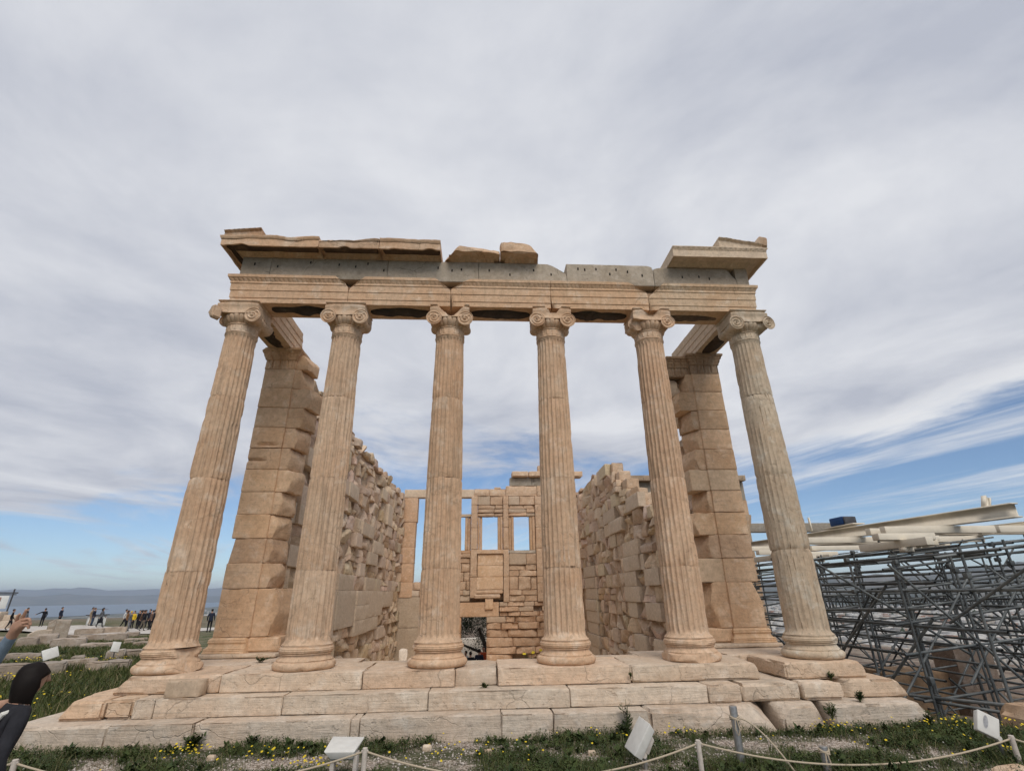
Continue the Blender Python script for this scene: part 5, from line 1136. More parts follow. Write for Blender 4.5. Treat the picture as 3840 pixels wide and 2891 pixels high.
# floodlight 3: square back plate with an oval grip
x, y = 5.42, -2.85; g = float(gz(x, y)); f3 = empty('floodlight', (x, y, g)); tag(f3, 'square white floodlight with a grey oval on its face, right edge', 'floodlight', 'ground floodlights')
rt = Matrix.Rotation(math.radians(-10), 3, 'Z') @ Matrix.Rotation(math.radians(27), 3, 'Y') @ Matrix.Rotation(math.radians(-14), 3, 'X')
V, F = hullbox([(-0.14, -0.05, -0.14), (0.14, -0.05, -0.14), (0.13, 0.05, -0.13), (-0.13, 0.05, -0.13)], [(-0.14, -0.05, 0.14), (0.14, -0.05, 0.14), (0.13, 0.05, 0.13), (-0.13, 0.05, 0.13)])
ctr3 = np.array([x - 0.02, y, -0.385]); bev(turned(V * 0.80, rt, (0, 0, 0)), F, 'housing', lamp_w, f3, ctr3, 0.012)
th = np.arange(28) * 2 * math.pi / 28; V = np.concatenate([np.stack([0.03 * np.cos(th) - 0.04, np.full(28, -0.054), 0.085 * np.sin(th) + 0.02], 1), [[-0.04, -0.056, 0.02]]])
obj('grip', turned(V * 0.80, rt, ctr3), [np.stack([np.arange(28), (np.arange(28) + 1) % 28, np.full(28, 28)], 1)], plain('grey_rubber', (0.30, 0.30, 0.31), 0.7, 0.2, 30), f3)
V, F = tube([(x + 0.06, y + 0.02, -0.50), (x + 0.16, y + 0.05, g - 0.1)], 0.02, 12); obj('pole', V, F, stl, f3)
V, F = tube([(x + 0.03, y - 0.07, -0.505), (x + 0.03, y + 0.07, -0.505)], 0.026, 12); obj('pivot', V, F, lamp_w, f3)

# ------------------------------------------------------------------ scaffold on the right
SC = empty('scaffold', (11.5, 8, -3.5)); tag(SC, 'dense grey tube scaffold carrying cream steel beams, right of the temple', 'scaffold')
tub = NT('galvanised_tube'); tcol = tub.mix(tub.ramp(tub.noise(3.0, 6, 0.65), 0.35, 0.65), (0.085, 0.095, 0.098), (0.17, 0.18, 0.178)); tcol = tub.mix(1.0, tcol, tub.node('ShaderNodeObjectInfo').outputs['Color'], 'MULTIPLY')
TUB = tub.fin(tcol, 0.6, None, spec=0.4, metal=0.35); cream = plain('cream_steel', (0.74, 0.67, 0.55), 0.6, 0.08, 2.0, bump=0.1)
n8 = 8; th = np.arange(n8) * 2 * math.pi / n8
uc = mesh_of('scaffold_tube', np.concatenate([np.stack([np.cos(th), np.sin(th), 0*th], 1), np.stack([np.cos(th), np.sin(th), 0*th+1], 1)]), [np.stack([np.arange(n8), (np.arange(n8)+1) % n8, (np.arange(n8)+1) % n8 + n8, np.arange(n8) + n8], 1)], [TUB], sharp=None)
kc = mesh_of('scaffold_coupler', *[a for a in rock(-0.045, 0.045, -0.05, 0.05, -0.045, 0.045, 0.2, 0.0, 0.012, 0.0, 1)], [TUB])
def bar(name, a, b, r=0.0242, tint=1.0):
    a, b = np.array(a, float), np.array(b, float); d = b - a; L_ = np.linalg.norm(d)
    o = bpy.data.objects.new(name, uc); COL.objects.link(o); o.parent = SC; o.location = a - WL[SC.name]
    o.rotation_mode = 'QUATERNION'; o.rotation_quaternion = Vector(d).to_track_quat('Z', 'Y'); o.scale = (r, r, L_); WL[o.name] = a
    o.color = (tint, tint, tint, 1); return o
def coup(p):
    o = bpy.data.objects.new('coupler', kc); COL.objects.link(o); o.parent = SC; o.location = np.array(p) - WL[SC.name]; o.color = (0.9, 0.9, 0.9, 1)
sr = np.random.default_rng(4)
SX = [7.9, 9.1, 10.3, 11.5, 12.8, 14.2, 15.8]; SY = [-0.6, 0.8, 2.2, 3.7, 5.2, 6.8, 8.6, 10.6, 12.8, 15.4]
def ztop(x, y): return 1.75 + 0.10 * (x - 8) + 0.012 * y
for x in SX:
    for y in SY:
        if x > 12 and y > 12: continue
        jx, jy = sr.uniform(-.06, .06, 2)
        bar('standard', (x + jx, y + jy, -3.9), (x + jx + sr.uniform(-.03, .03), y + jy, ztop(x, y) - sr.uniform(0, .25)), tint=sr.uniform(0.75, 1.15))
        coup((x + jx, y + jy, ztop(x, y) - 0.5)); 
levels = [-3.0, -2.2, -1.35, -0.75, -0.15, 0.45, 0.95, 1.40, 1.62]
for li, z in enumerate(levels):
    for x in SX:
        if sr.random() < 0.68:
            y0 = SY[int(sr.integers(0, 3))] - sr.uniform(0.2, 0.9); y1 = SY[int(sr.integers(6, 10))] + sr.uniform(0.2, 0.8); zz3 = z + 0.1 * (x - 8) + sr.uniform(-.1, .1)
            bar('ledger', (x + 0.05, y0, zz3), (x + 0.05, y1, zz3 + sr.uniform(-.05, .05)), tint=sr.uniform(0.7, 1.2))
    for y in SY:
        if sr.random() < 0.66:
            x0 = SX[int(sr.integers(0, 2))] - sr.uniform(0.1, 0.4); x1 = SX[int(sr.integers(4, 7))] + sr.uniform(0.1, 0.9); zz3 = z + sr.uniform(-.08, .12)
            bar('transom', (x0, y + 0.05, zz3 + 0.1 * (x0 - 8)), (x1, y + 0.05, zz3 + 0.1 * (x1 - 8) + sr.uniform(-.04, .04)), tint=sr.uniform(0.7, 1.25))
for k in range(66):
    x = SX[int(sr.integers(0, 7))] + sr.uniform(-.1, .1); y = sr.uniform(-0.5, 12); L_ = sr.uniform(1.8, 4.2); z = sr.uniform(-3.4, 0.6); zt = min(z + L_ * 0.75, ztop(x, y) - 0.1); dr = sr.choice([-1, 1])
    if sr.random() < 0.55: bar('brace', (x, y, z), (x + sr.uniform(-.1, .1), y + dr * L_ * 0.8, zt), tint=sr.uniform(0.75, 1.3))
    else: bar('brace', (x, y, z), (x + dr * L_ * 0.75, y + sr.uniform(-.1, .1), zt), tint=sr.uniform(0.75, 1.3))
bar('brace', (8.02, 2.35, -0.98), (8.0, 0.45, 0.52), 0.03, 1.7); bar('brace', (7.95, 3.9, -0.75), (7.95, 1.3, 1.1), 0.028, 1.4)
bar('ledger', (7.85, 1.35, -0.84), (8.25, -1.6, -0.60), 0.028, 1.5); bar('ledger', (7.8, 1.2, -0.86), (9.4, -1.2, -0.98), 0.027, 1.1); bar('ledger', (7.9, 3.9, 0.58), (7.9, 0.2, 0.70), 0.025, 1.3)
for k in range(90):
    coup((SX[int(sr.integers(0, 7))], SY[int(sr.integers(0, 8))], levels[int(sr.integers(0, 9))] + sr.uniform(0, .4)))
# lattice girder across the middle
gb = MB()
for z in (0.42, 0.86): gb.add(*tube([(9.6, 6.4, z), (14.6, 4.9, z + 0.12)], 0.03, 8))
for k in range(30):
    u0, u1 = k / 30, (k + 0.5) / 30; P0 = np.array([9.6 + 5 * u0, 6.4 - 1.5 * u0, 0.42 + .12 * u0]); P1 = np.array([9.6 + 5 * u1, 6.4 - 1.5 * u1, 0.86 + .12 * u1]); P2 = P0 + np.array([5 / 30, -1.5 / 30, 0.004])
    gb.add(*tube([P0, P1], 0.018, 6)); gb.add(*tube([P1, P2], 0.018, 6))
gb.build('lattice_girder', TUB, SC, (1, 1, 1))
# cream beams
def ibeam(a, b, h, w, t=0.03):
    a, b = np.array(a, float), np.array(b, float); d = (b - a) / np.linalg.norm(b - a); s = np.cross(d, (0, 0, 1)); s /= np.linalg.norm(s); u_ = np.cross(s, d)
    prof = [(-w/2, -h/2), (w/2, -h/2), (w/2, -h/2+t), (t/2, -h/2+t), (t/2, h/2-t), (w/2, h/2-t), (w/2, h/2), (-w/2, h/2), (-w/2, h/2-t), (-t/2, h/2-t), (-t/2, -h/2+t), (-w/2, -h/2+t)]
    V = np.array([a + s*p + u_*q for p, q in prof] + [b + s*p + u_*q for p, q in prof]); m = 12; k = np.arange(m)
    Q = np.stack([k, (k+1) % m, (k+1) % m + m, k + m], 1)
    cap = np.array([(0, 1, 2, 11), (11, 2, 3, 10), (10, 3, 4, 9), (9, 4, 5, 8), (8, 5, 6, 7)]); return V, np.concatenate([Q, cap[:, ::-1], cap + m])
V, F = ibeam((11.5, 1.35, 2.62), (11.5, 17.5, 2.92), 0.32, 0.20); obj('steel_beam', V, F, cream, SC, smooth=False)
V, F = ibeam((15.4, 3.2, 2.62), (15.4, 16, 2.85), 0.27, 0.22); obj('steel_beam', V, F, cream, SC, smooth=False)
V, F = ibeam((11.5, 2.0, 2.76), (11.62, 2.02, 3.02), 0.16, 0.10); obj('steel_stub', V, F, cream, SC, smooth=False)
V, F = ibeam((11.5, 8.6, 2.98), (11.5, 8.62, 3.45), 0.06, 0.05, 0.01); obj('steel_stub', V, F, cream, SC, smooth=False)
for y in (2.9, 3.4, 6.2, 6.8, 10.5):
    for x in (9.6, 12.6):
        V, F = rock(x, x + 2.9, y, y + 0.18, 2.24 + 0.02 * y, 2.41 + 0.02 * y, 1.5, 0.0, 0.008, 0.0, 1); obj('cross_beam', V, F, cream, SC)
for k in range(9):
    x = [9.4, 10.6, 12.0, 13.6][k % 4]; y = 1.6 + 1.35 * k; z = 1.92 + 0.04 * (k % 3) + 0.05 * (x - 9.4)
    V, F = rock(x, x + 0.17, y, y + 2.1, z, z + 0.17, 1.0, 0.0, 0.008, 0.0, 1); obj('packing_beam', V, F, cream, SC)
    V, F = rock(x - 0.5, x + 0.9, y + 0.7, y + 0.92, z + 0.172, z + 0.32, 1.0, 0.0, 0.008, 0.0, 1); obj('packing_beam', V, F, cream, SC)
    V, F = box(x - 0.02, x + 0.18, y + 0.6, y + 0.8, z - 0.10, z - 0.002); obj('bracket', V, F, cream, SC, (0.8, 0.8, 0.8), smooth=False)
V, F = rock(11.0, 17.5, 14.2, 14.6, 3.55, 3.95, 1.5, 0.0, 0.02, 0.0, 1); obj('steel_beam', V, F, MAT['grey'], SC, (0.8, 0.8, 0.78))
# blue case on the beam
bx_ = empty('equipment_case', (11.5, 7.0, 2.9)); tag(bx_, 'blue equipment case standing on the cream beam', 'case')
V, F = rock(11.28, 11.72, 6.6, 7.25, 2.965, 3.22, 0.3, 0, 0.03, 0, 1); obj('body', V, F, plain('blue_plastic', (0.012, 0.055, 0.17), 0.5, 0.1), bx_)
V, F = rock(11.3, 11.7, 6.53, 6.597, 2.97, 3.20, 0.3, 0, 0.02, 0, 1); obj('end_plate', V, F, dk, bx_)
V, F = rock(11.3, 11.7, 6.2, 7.7, 2.925, 2.962, 0.3, 0, 0.01, 0, 1); obj('pallet', V, F, cream, bx_)
# the neighbouring porch whose roof shows over the broken wall
NP = empty('north_porch', (9, 16, -3)); tag(NP, 'grey entablature and flat roof of a further porch behind the right wall', 'porch')
for k, (a, b) in enumerate(((6.4, 8.3), (8.31, 10.4), (10.41, 12.2))):
    V, F = rock(a, b, 14.0, 14.5, 5.0, 5.85, 0.3, 0.004, 0.01, 0.02, 1600 + k); obj('frieze_block', V, F, MAT['grey'], NP, (0.85, 0.85, 0.82))
    V, F = rock(a, b, 13.65, 14.6, 5.86, 6.12, 0.2, 0.01, 0.02, 0.04, 1610 + k); obj('cornice_block', V, F, MAT['rubble'], NP, (0.62, 0.6, 0.57))
    V, F = rock(a, b, 13.96, 14.6, 4.3, 4.99, 0.3, 0.006, 0.01, 0.02, 1620 + k); obj('architrave_block', V, F, MAT['marble'], NP, (0.9, 0.88, 0.85))
for x in (6.7, 9.3, 11.9):
    V, F = lathe([(0.5, -3), (0.42, -2.6), (0.40, -2.5), (0.34, 3.7), (0.45, 4.0), (0.5, 4.3)], 28, x, 14.3); obj('column', V, F, MAT['marble'], NP, (0.9, 0.9, 0.88))
V, F = rock(6.2, 12.4, 14.6, 20.5, 5.9, 6.08, 0.8, 0.01, 0.02, 0.02, 1640); obj('roof', V, F, MAT['grey'], NP, (0.8, 0.8, 0.78))
# ------------------------------------------------------------------ plants
vr = np.random.default_rng(21)
def leaf_mat(name, a, b, sc=3.0):
    t = NT(name); m_ = t.fin(t.mix(t.ramp(t.noise(sc, 4, 0.6), 0.35, 0.65), a, b), 0.7, None, spec=0.25)
    return m_
GRASS = leaf_mat('grass_green', (0.040, 0.058, 0.014), (0.088, 0.102, 0.030)); HERB = leaf_mat('herb_green', (0.024, 0.042, 0.012), (0.060, 0.082, 0.022), 5); DRY = leaf_mat('dry_grass', (0.17, 0.145, 0.07), (0.26, 0.22, 0.12)); YEL = plain('petal_yellow', (0.62, 0.46, 0.02), 0.6, 0.12, 4); WHT = plain('petal_white', (0.6, 0.6, 0.55), 0.6, 0.1, 4)
def blades(x, y, h, w, lean=0.5, seed=1):
    N = len(x); z = gz(x, y) - 0.01; a = vr.uniform(0, 2 * math.pi, N); c, s = np.cos(a), np.sin(a); b = vr.uniform(0, 2 * math.pi, N); l_ = lean * h * vr.uniform(0.2, 1, N)
    bx, by = np.cos(b) * l_, np.sin(b) * l_
    V = np.stack([np.stack([x - c*w, y - s*w, z], 1), np.stack([x + c*w, y + s*w, z], 1), np.stack([x + bx*0.35 + c*w*0.7, y + by*0.35 + s*w*0.7, z + h*0.6], 1), np.stack([x + bx*0.35 - c*w*0.7, y + by*0.35 - s*w*0.7, z + h*0.6], 1), np.stack([x + bx, y + by, z + h], 1)], 1).reshape(-1, 3)
    k = (np.arange(N) * 5)[:, None]
    return V, [k + np.array([[0, 1, 2, 3]]), k + np.array([[3, 2, 4]])]
def leaves(x, y, zoff, size, tilt=0.7):
    N = len(x); z = gz(x, y) + zoff; a = vr.uniform(0, 2 * math.pi, N); t_ = vr.uniform(0, tilt, N)
    d = np.stack([np.cos(a) * np.cos(t_), np.sin(a) * np.cos(t_), np.sin(t_)], 1); s = np.stack([-np.sin(a), np.cos(a), vr.uniform(-.3, .3, N)], 1)
    p = np.stack([x, y, z], 1); S1 = size[:, None]
    V = np.stack([p, p + d*S1*0.5 + s*S1*0.30, p + d*S1, p + d*S1*0.5 - s*S1*0.30], 1).reshape(-1, 3)
    return V, [(np.arange(N) * 4)[:, None] + np.array([[0, 1, 2, 3]])]
def vmask(x, y):
    n_ = fbm(np.stack([x * 1.25, y * 1.9, 0 * x], 1), 4, 31)
    near = np.clip(1 - (-1.2 - y) / 0.55, 0, 1) * 0.32
    right = 0.10 * np.clip((x - 0.5) / 4, 0, 1) + 0.08 * np.clip((-3.5 - x) / 2, 0, 1)
    return n_ + near + right + 0.07
def scatter(n, x0, x1, y0, y1, thr, soft=0.2):
    x = vr.uniform(x0, x1, n); y = vr.uniform(y0, y1, n); k = vmask(x, y) > thr + vr.uniform(-soft, soft, n)
    k &= ~((y > -1.2) & (x < 6.4)) & ~((x > 6.5) & (y > -1.75))
    return x[k], y[k]
g = MB()
x, y = scatter(60000, -7.5, 8.2, -3.6, -1.18, 0.02); g.add(*blades(x, y, vr.uniform(0.03, 0.11, len(x)) * (0.7 + 0.6 * (vmask(x, y) > 0.25)), 0.0032 + 0 * x, 0.7), 0)
x, y = scatter(5000, -7.5, 8.2, -3.6, -1.18, -0.1); g.add(*blades(x, y, vr.uniform(0.06, 0.20, len(x)), 0.0022 + 0 * x, 0.8), 2)
x, y = scatter(110000, -7.5, 8.2, -3.6, -1.18, 0.06, 0.12); g.add(*leaves(x, y, vr.uniform(0.0, 0.075, len(x)) * (0.6 + np.clip(vmask(x, y) * 1.6, 0, 1)), vr.uniform(0.014, 0.038, len(x))), 1)
x, y = scatter(1500, -7.5, 8.2, -3.4, -1.22, 0.10, 0.15); n_ = len(x); rx = np.repeat(x, 11) + vr.normal(0, 0.012, n_ * 11); ry = np.minimum(np.repeat(y, 11) + vr.normal(0, 0.012, n_ * 11), -1.2)
g.add(*leaves(rx, ry, vr.uniform(0.0, 0.05, len(rx)), np.repeat(vr.uniform(0.04, 0.11, n_), 11) * vr.uniform(0.6, 1.1, len(rx)), 1.0), 1)
x, y = scatter(900, -7.5, 8.2, -3.4, -1.22, 0.0, 0.2); n_ = len(x); rx = np.repeat(x, 8) + vr.normal(0, 0.01, n_ * 8); ry = np.minimum(np.repeat(y, 8) + vr.normal(0, 0.01, n_ * 8), -1.2)
g.add(*blades(rx, ry, np.repeat(vr.uniform(0.08, 0.22, n_), 8) * vr.uniform(0.6, 1, len(rx)), 0.003 + 0 * rx, 0.8), 0)
tag(g.build('grass', [GRASS, HERB, DRY], sharp=None, smooth=False, at=(0, -2, -0.8)), 'low green weeds and grass between the steps and the rope', 'grass', kind='stuff')
# field grass on the left
g = MB(); N = 120000; rr_ = vr.uniform(0, 1, N) ** 0.6; az = np.radians(vr.uniform(-66, -30, N)); d = 8 + rr_ * 38
x = CAM[0] + d * np.sin(az); y = CAM[1] + d * np.cos(az); k = (x < -6.75 - 0.3 * vr.random(N)) & (y > -4) & (fbm(np.stack([x, y, 0 * x], 1) * 0.5, 3, 12) > -0.38 + 0.2 * vr.random(N)); x, y, d = x[k], y[k], d[k]
k = vr.random(len(x)) < 0.86; h = vr.uniform(0.08, 0.30, len(x)); w = 0.004 + 0.00045 * d
g.add(*blades(x[k], y[k], h[k], w[k], 0.9), 0); g.add(*blades(x[~k], y[~k], h[~k] * 1.1, w[~k] * 0.8, 0.9), 2)
N = 60000; az = np.radians(vr.uniform(-66, -30, N)); d = 8 + vr.uniform(0, 1, N) ** 0.7 * 34; x = CAM[0] + d * np.sin(az); y = CAM[1] + d * np.cos(az); k = (x < -6.8) & (fbm(np.stack([x, y, 0 * x], 1) * 0.45, 3, 15) > -0.1); x, y, d = x[k], y[k], d[k]
g.add(*leaves(x, y, vr.uniform(0.01, 0.16, len(x)), vr.uniform(0.03, 0.06, len(x)) * (0.7 + d / 25)), 1)
tag(g.build('grass', [GRASS, HERB, DRY], sharp=None, smooth=False, at=(-14, 8, -1.1)), 'meadow grass over the field left of the temple', 'grass', kind='stuff')
# flowers
def flowers(x, y, z, r):
    N = len(x); P0 = np.stack([x, y, z], 1); th = np.arange(6) * math.pi / 3; up = np.stack([vr.uniform(-.4, .4, N), vr.uniform(-.8, .0, N), np.ones(N)], 1); up /= np.linalg.norm(up, axis=1)[:, None]
    a = np.cross(up, [0, 1, 0.2]); a /= np.linalg.norm(a, axis=1)[:, None]; b = np.cross(up, a)
    ring = P0[:, None] + r[:, None, None] * (np.cos(th)[None, :, None] * a[:, None] + np.sin(th)[None, :, None] * b[:, None]) + up[:, None] * r[:, None, None] * 0.25
    V = np.concatenate([ring, P0[:, None]], 1).reshape(-1, 3); k = (np.arange(N) * 7)[:, None, None]
    return V, [(k + np.array([[i, (i+1) % 6, 6] for i in range(6)])[None]).reshape(-1, 3)]
fb = MB(); cl = [(-3.95, -1.62, 70, .16), (-2.2, -2.35, 60, .14), (-2.75, -1.9, 40, .3), (-0.6, -1.75, 40, .35), (-0.9, -2.2, 14, .3), (1.35, -1.4, 12, .25), (0.9, -1.9, 8, .5), (2.3, -1.35, 26, .12), (4.55, -1.32, 60, .2), (5.9, -1.55, 50, .35), (6.3, -1.75, 70, .3), (5.2, -2.3, 16, .5), (4.2, -2.2, 10, .6), (3.1, -1.9, 6, .6), (5.75, -2.75, 30, .2), (-3.2, -2.2, 14, .6), (-4.6, -2.1, 8, .5), (0.2, -2.5, 6, .5), (6.6, -1.75, 26, .2)]
for cx_, cy_, n_, r_ in cl:
    n_ = max(3, n_ // 2)
    x = vr.normal(cx_, r_, n_); y = np.minimum(vr.normal(cy_, r_ * 0.5, n_), -1.24); h = vr.uniform(0.05, 0.16, n_); z = gz(x, y)
    fb.add(*flowers(x, y, z + h, vr.uniform(0.009, 0.017, n_)), 0); fb.add(*blades(x, y, h, 0.0018 + 0 * x, 0.02), 1)
for k in range(11):
    az = math.radians(vr.uniform(-58, -33)); d = vr.uniform(11, 30); cx_, cy_ = CAM[0] + d * math.sin(az), CAM[1] + d * math.cos(az)
    if cx_ > -7.5: continue
    n_ = int(vr.integers(15, 40)); x = vr.normal(cx_, 0.55, n_); y = vr.normal(cy_, 0.4, n_); h = vr.uniform(0.12, 0.28, n_); fb.add(*flowers(x, y, gz(x, y) + h, vr.uniform(0.012, 0.022, n_) * (0.6 + d / 30)), 0)
x = vr.uniform(-6, 7, 60); y = vr.uniform(-2.9, -1.3, 60); fb.add(*flowers(x, y, gz(x, y) + vr.uniform(0.02, 0.08, 60), vr.uniform(0.006, 0.011, 60)), 2)
tag(fb.build('yellow_flowers', [YEL, GRASS, WHT], sharp=None, smooth=False, at=(0, -2, -0.8)), 'scattered small yellow wild flowers in the grass', 'flowers', kind='stuff')
# pebbles
N = 11000; x = vr.uniform(-7.5, 8, N); y = vr.uniform(-3.5, -1.2, N); k = (vmask(x, y) < 0.32 + vr.uniform(-.2, .2, N)) & ~((x > 6.5) & (y > -1.75)); x, y = x[k], y[k]; N = len(x); R = 0.006 + 0.016 * vr.random(N) ** 2.5
V = (O6[None] * R[:, None, None] * vr.uniform(0.55, 1.3, (N, 6, 1)) * np.array([1, 1, 0.7]) + np.stack([x, y, gz(x, y) + R * 0.35], 1)[:, None]).reshape(-1, 3); T = (OT[None] + (np.arange(N) * 6)[:, None, None]).reshape(-1, 3)
tag(obj('gravel', V, [T], [plain('pebble_pale', (0.50, 0.45, 0.40), 0.9, 0.15, 30), plain('pebble_grey', (0.33, 0.28, 0.245), 0.9, 0.2, 30)], None, sharp=None, smooth=False, mi=np.repeat(vr.integers(0, 2, N), 8), at=(0, -2, -0.8)), 'pale limestone gravel in front of the steps', 'gravel', kind='stuff')
for k, (x, y, r, lb) in enumerate(((-1.02, -1.62, 0.06, 'small white stone with yellow lichen below the lowest step'), (-0.25, -1.85, 0.05, 'small tan stone in the weeds near the middle'), (-3.6, -1.75, 0.05, 'small tan stone by the yellow flowers left'), (1.0, -2.05, 0.05, 'small flat pale stone left of the tipped floodlight'))):
    g_ = float(gz(x, y)); V, F = rock(x - r, x + r, y - r * .7, y + r * .7, g_ - 0.02, g_ + r * 1.1, 0.03, 0.01, 0.03, 0.02, 1700 + k); tag(obj('stone', V, F, MAT['field'], None, (1.5, 1.4, 1.25)), lb, 'stone')
# single weeds
def weed(x, y, z, h, n, spread, label, lean=0.35, flower=False, size=0.06):
    w = empty('weed', (x, y, z)); tag(w, label, 'plant'); b = MB(); s_ = MB(); tips = []
    for k in range(n):
        a = vr.uniform(0, 2 * math.pi); hh = h * vr.uniform(0.55, 1.0); e = np.array([x + math.cos(a) * spread * vr.random(), y - abs(math.sin(a)) * spread * 0.6 * vr.random(), z + hh])
        m_ = (np.array([x, y, z]) + e) / 2 + np.array([0, 0, hh * 0.1]); s_.add(*tube([(x, y, z - 0.02), m_, e], [0.005, 0.004, 0.002], 5)); tips.append(e)
        for q in range(10):
            t_ = vr.uniform(0.15, 1.0); p = np.array([x, y, z]) * (1 - t_) + e * t_; an = vr.uniform(0, 2 * math.pi); L_ = size * vr.uniform(0.6, 1.3) * (1.2 - 0.6 * t_); d = np.array([math.cos(an), math.sin(an), vr.uniform(-.1, .8)]); sd = np.array([-math.sin(an), math.cos(an), 0]) * L_ * 0.2
            b.add(np.stack([p, p + d*L_*0.5 + sd, p + d*L_, p + d*L_*0.5 - sd]), np.array([[0, 1, 2, 3]]))
    s_.build('stem', GRASS, w); b.build('foliage', HERB, w, smooth=False)
weed(-4.08, -1.24, -0.74, 0.20, 16, 0.14, 'dark bushy weed against the lowest step, left', size=0.09); weed(-3.35, -1.24, -0.74, 0.17, 8, 0.10, 'pointed dark weed right of the bushy one at the lowest step', size=0.08); weed(-5.55, -1.30, -0.75, 0.10, 8, 0.14, 'small broad-leaved weed at the left end of the lowest step', size=0.10)
weed(1.66, -1.27, -0.74, 0.44, 7, 0.10, 'tall feathery weed behind the tipped floodlight', size=0.09); weed(1.60, -1.33, -0.74, 0.18, 10, 0.16, 'bushy foot of green leaves below the tall weed', size=0.08)
weed(-0.28, -0.62, -0.237, 0.07, 8, 0.10, 'tuft of grass in the broken gap of the upper step', size=0.06); weed(5.12, -0.60, -0.24, 0.10, 8, 0.08, 'green sprig in the crack above the middle step, right', size=0.06); weed(5.25, -0.98, -0.478, 0.15, 14, 0.12, 'green plant growing in the gap of the middle step, right', size=0.07); weed(1.95, -0.60, -0.15, 0.09, 6, 0.03, 'sprig in the joint of the upper step right of centre', size=0.04)
weed(-4.25, 0.95, 0.0, 0.07, 7, 0.18, 'flat tuft on the porch floor behind the first two columns', size=0.08); weed(-3.85, 1.02, 0.0, 0.06, 6, 0.18, 'second flat tuft on the porch floor nearer the second column', size=0.08); weed(0.55, 0.80, -0.12, 0.22, 7, 0.22, 'yellow-flowered weed behind the step between the middle columns', size=0.07)
x = np.array([0.42, 0.72, 0.58]); y = np.full(3, 0.72); tag(obj('dandelion', *flowers(x, y, np.array([0.06, 0.11, 0.08]), np.full(3, 0.035)), YEL, None, sharp=None, smooth=False), 'three yellow flower heads seen between the middle columns', 'flowers')
weed(4.62, -1.22, -0.62, 0.20, 10, 0.16, 'green weed in the gap of the lowest step, right', size=0.07); weed(5.9, -1.35, -0.72, 0.22, 10, 0.2, 'dark weed at the right end of the lowest step', size=0.08)

# tree behind the doorway
tz = -3.75; TR = empty('olive_tree', (-1.1, 25.2, tz)); tag(TR, 'dark leafy tree seen through the low doorway', 'tree')
b = MB(); b.add(*tube([(0.2, 25.0, tz), (0.15, 25.1, tz + 1.0), (-0.1, 25.2, tz + 1.9), (-0.5, 25.3, tz + 2.8)], [0.22, 0.17, 0.14, 0.08], 10)); b.add(*tube([(0.1, 25.1, tz + 1.2), (-0.6, 25.0, tz + 1.6), (-1.4, 25.1, tz + 1.9), (-2.1, 25.2, tz + 2.5)], [0.10, 0.08, 0.06, 0.03], 8)); b.add(*tube([(0.1, 25.1, tz + 1.5), (0.9, 25.3, tz + 2.2), (1.6, 25.5, tz + 2.6)], [0.10, 0.07, 0.03], 8))
b.build('trunk', plain('bark', (0.06, 0.05, 0.04), 0.9, 0.3, 12, bump=0.5), TR)
N = 16000; c_ = vr.normal(size=(60, 3)) * np.array([1.35, 0.6, 0.75]) + np.array([-0.8, 25.3, tz + 2.9]); p = c_[vr.integers(0, 60, N)] + vr.normal(size=(N, 3)) * 0.22; p = p[(p[:, 2] < 1.5) & (p[:, 1] > 23.9) & (p[:, 2] > tz + 1.6)]
N = len(p); a = vr.normal(size=(N, 3)); a /= np.linalg.norm(a, axis=1)[:, None]; s_ = np.cross(a, vr.normal(size=(N, 3))); s_ /= np.linalg.norm(s_, axis=1)[:, None]; L_ = vr.uniform(0.06, 0.12, N)[:, None]
V = np.stack([p, p + a*L_*.5 + s_*L_*.22, p + a*L_, p + a*L_*.5 - s_*L_*.22], 1).reshape(-1, 3); obj('crown', V, [(np.arange(N) * 4)[:, None] + np.array([[0, 1, 2, 3]])], leaf_mat('olive_leaf', (0.022, 0.032, 0.014), (0.06, 0.075, 0.04), 2), TR, sharp=None, smooth=False)
V, F = rock(-6, 7, 30, 30.6, tz - 0.1, tz + 1.9, 0.5, 0.05, 0.05, 0.05, 1800); tag(obj('garden_wall', V, F, MAT['new'], None, (1.2, 1.25, 1.3)), 'pale low wall beyond the doorway', 'wall')

# ------------------------------------------------------------------ people
CM = {}
def cloth(c, rough=0.85):
    if c not in CM: CM[c] = plain('cloth_%d' % len(CM), c, rough, 0.18, 14, 0.15)
    return CM[c]
SKIN = plain('skin', (0.42, 0.24, 0.165), 0.55, 0.08, 20, 0.35)
dgp = None
def skinned(name, verts, edges, rad, root=0, sub=1):
    me = bpy.data.meshes.new(name); me.from_pydata(verts, edges, []); o = bpy.data.objects.new('tmp', me); COL.objects.link(o)
    m_ = o.modifiers.new('s', 'SKIN'); m_.use_smooth_shade = True
    if not me.skin_vertices: 
        bpy.context.view_layer.update()
    sv_ = me.skin_vertices[0].data
    for k, r in enumerate(rad):
        sv_[k].radius = r if isinstance(r, tuple) else (r, r); sv_[k].use_root = (k == root)
    q = o.modifiers.new('u', 'SUBSURF'); q.levels = sub; q.render_levels = sub
    bpy.context.view_layer.update(); dg = bpy.context.evaluated_depsgraph_get(); out_ = bpy.data.meshes.new_from_object(o.evaluated_get(dg))
    bpy.data.objects.remove(o); bpy.data.meshes.remove(me); return out_
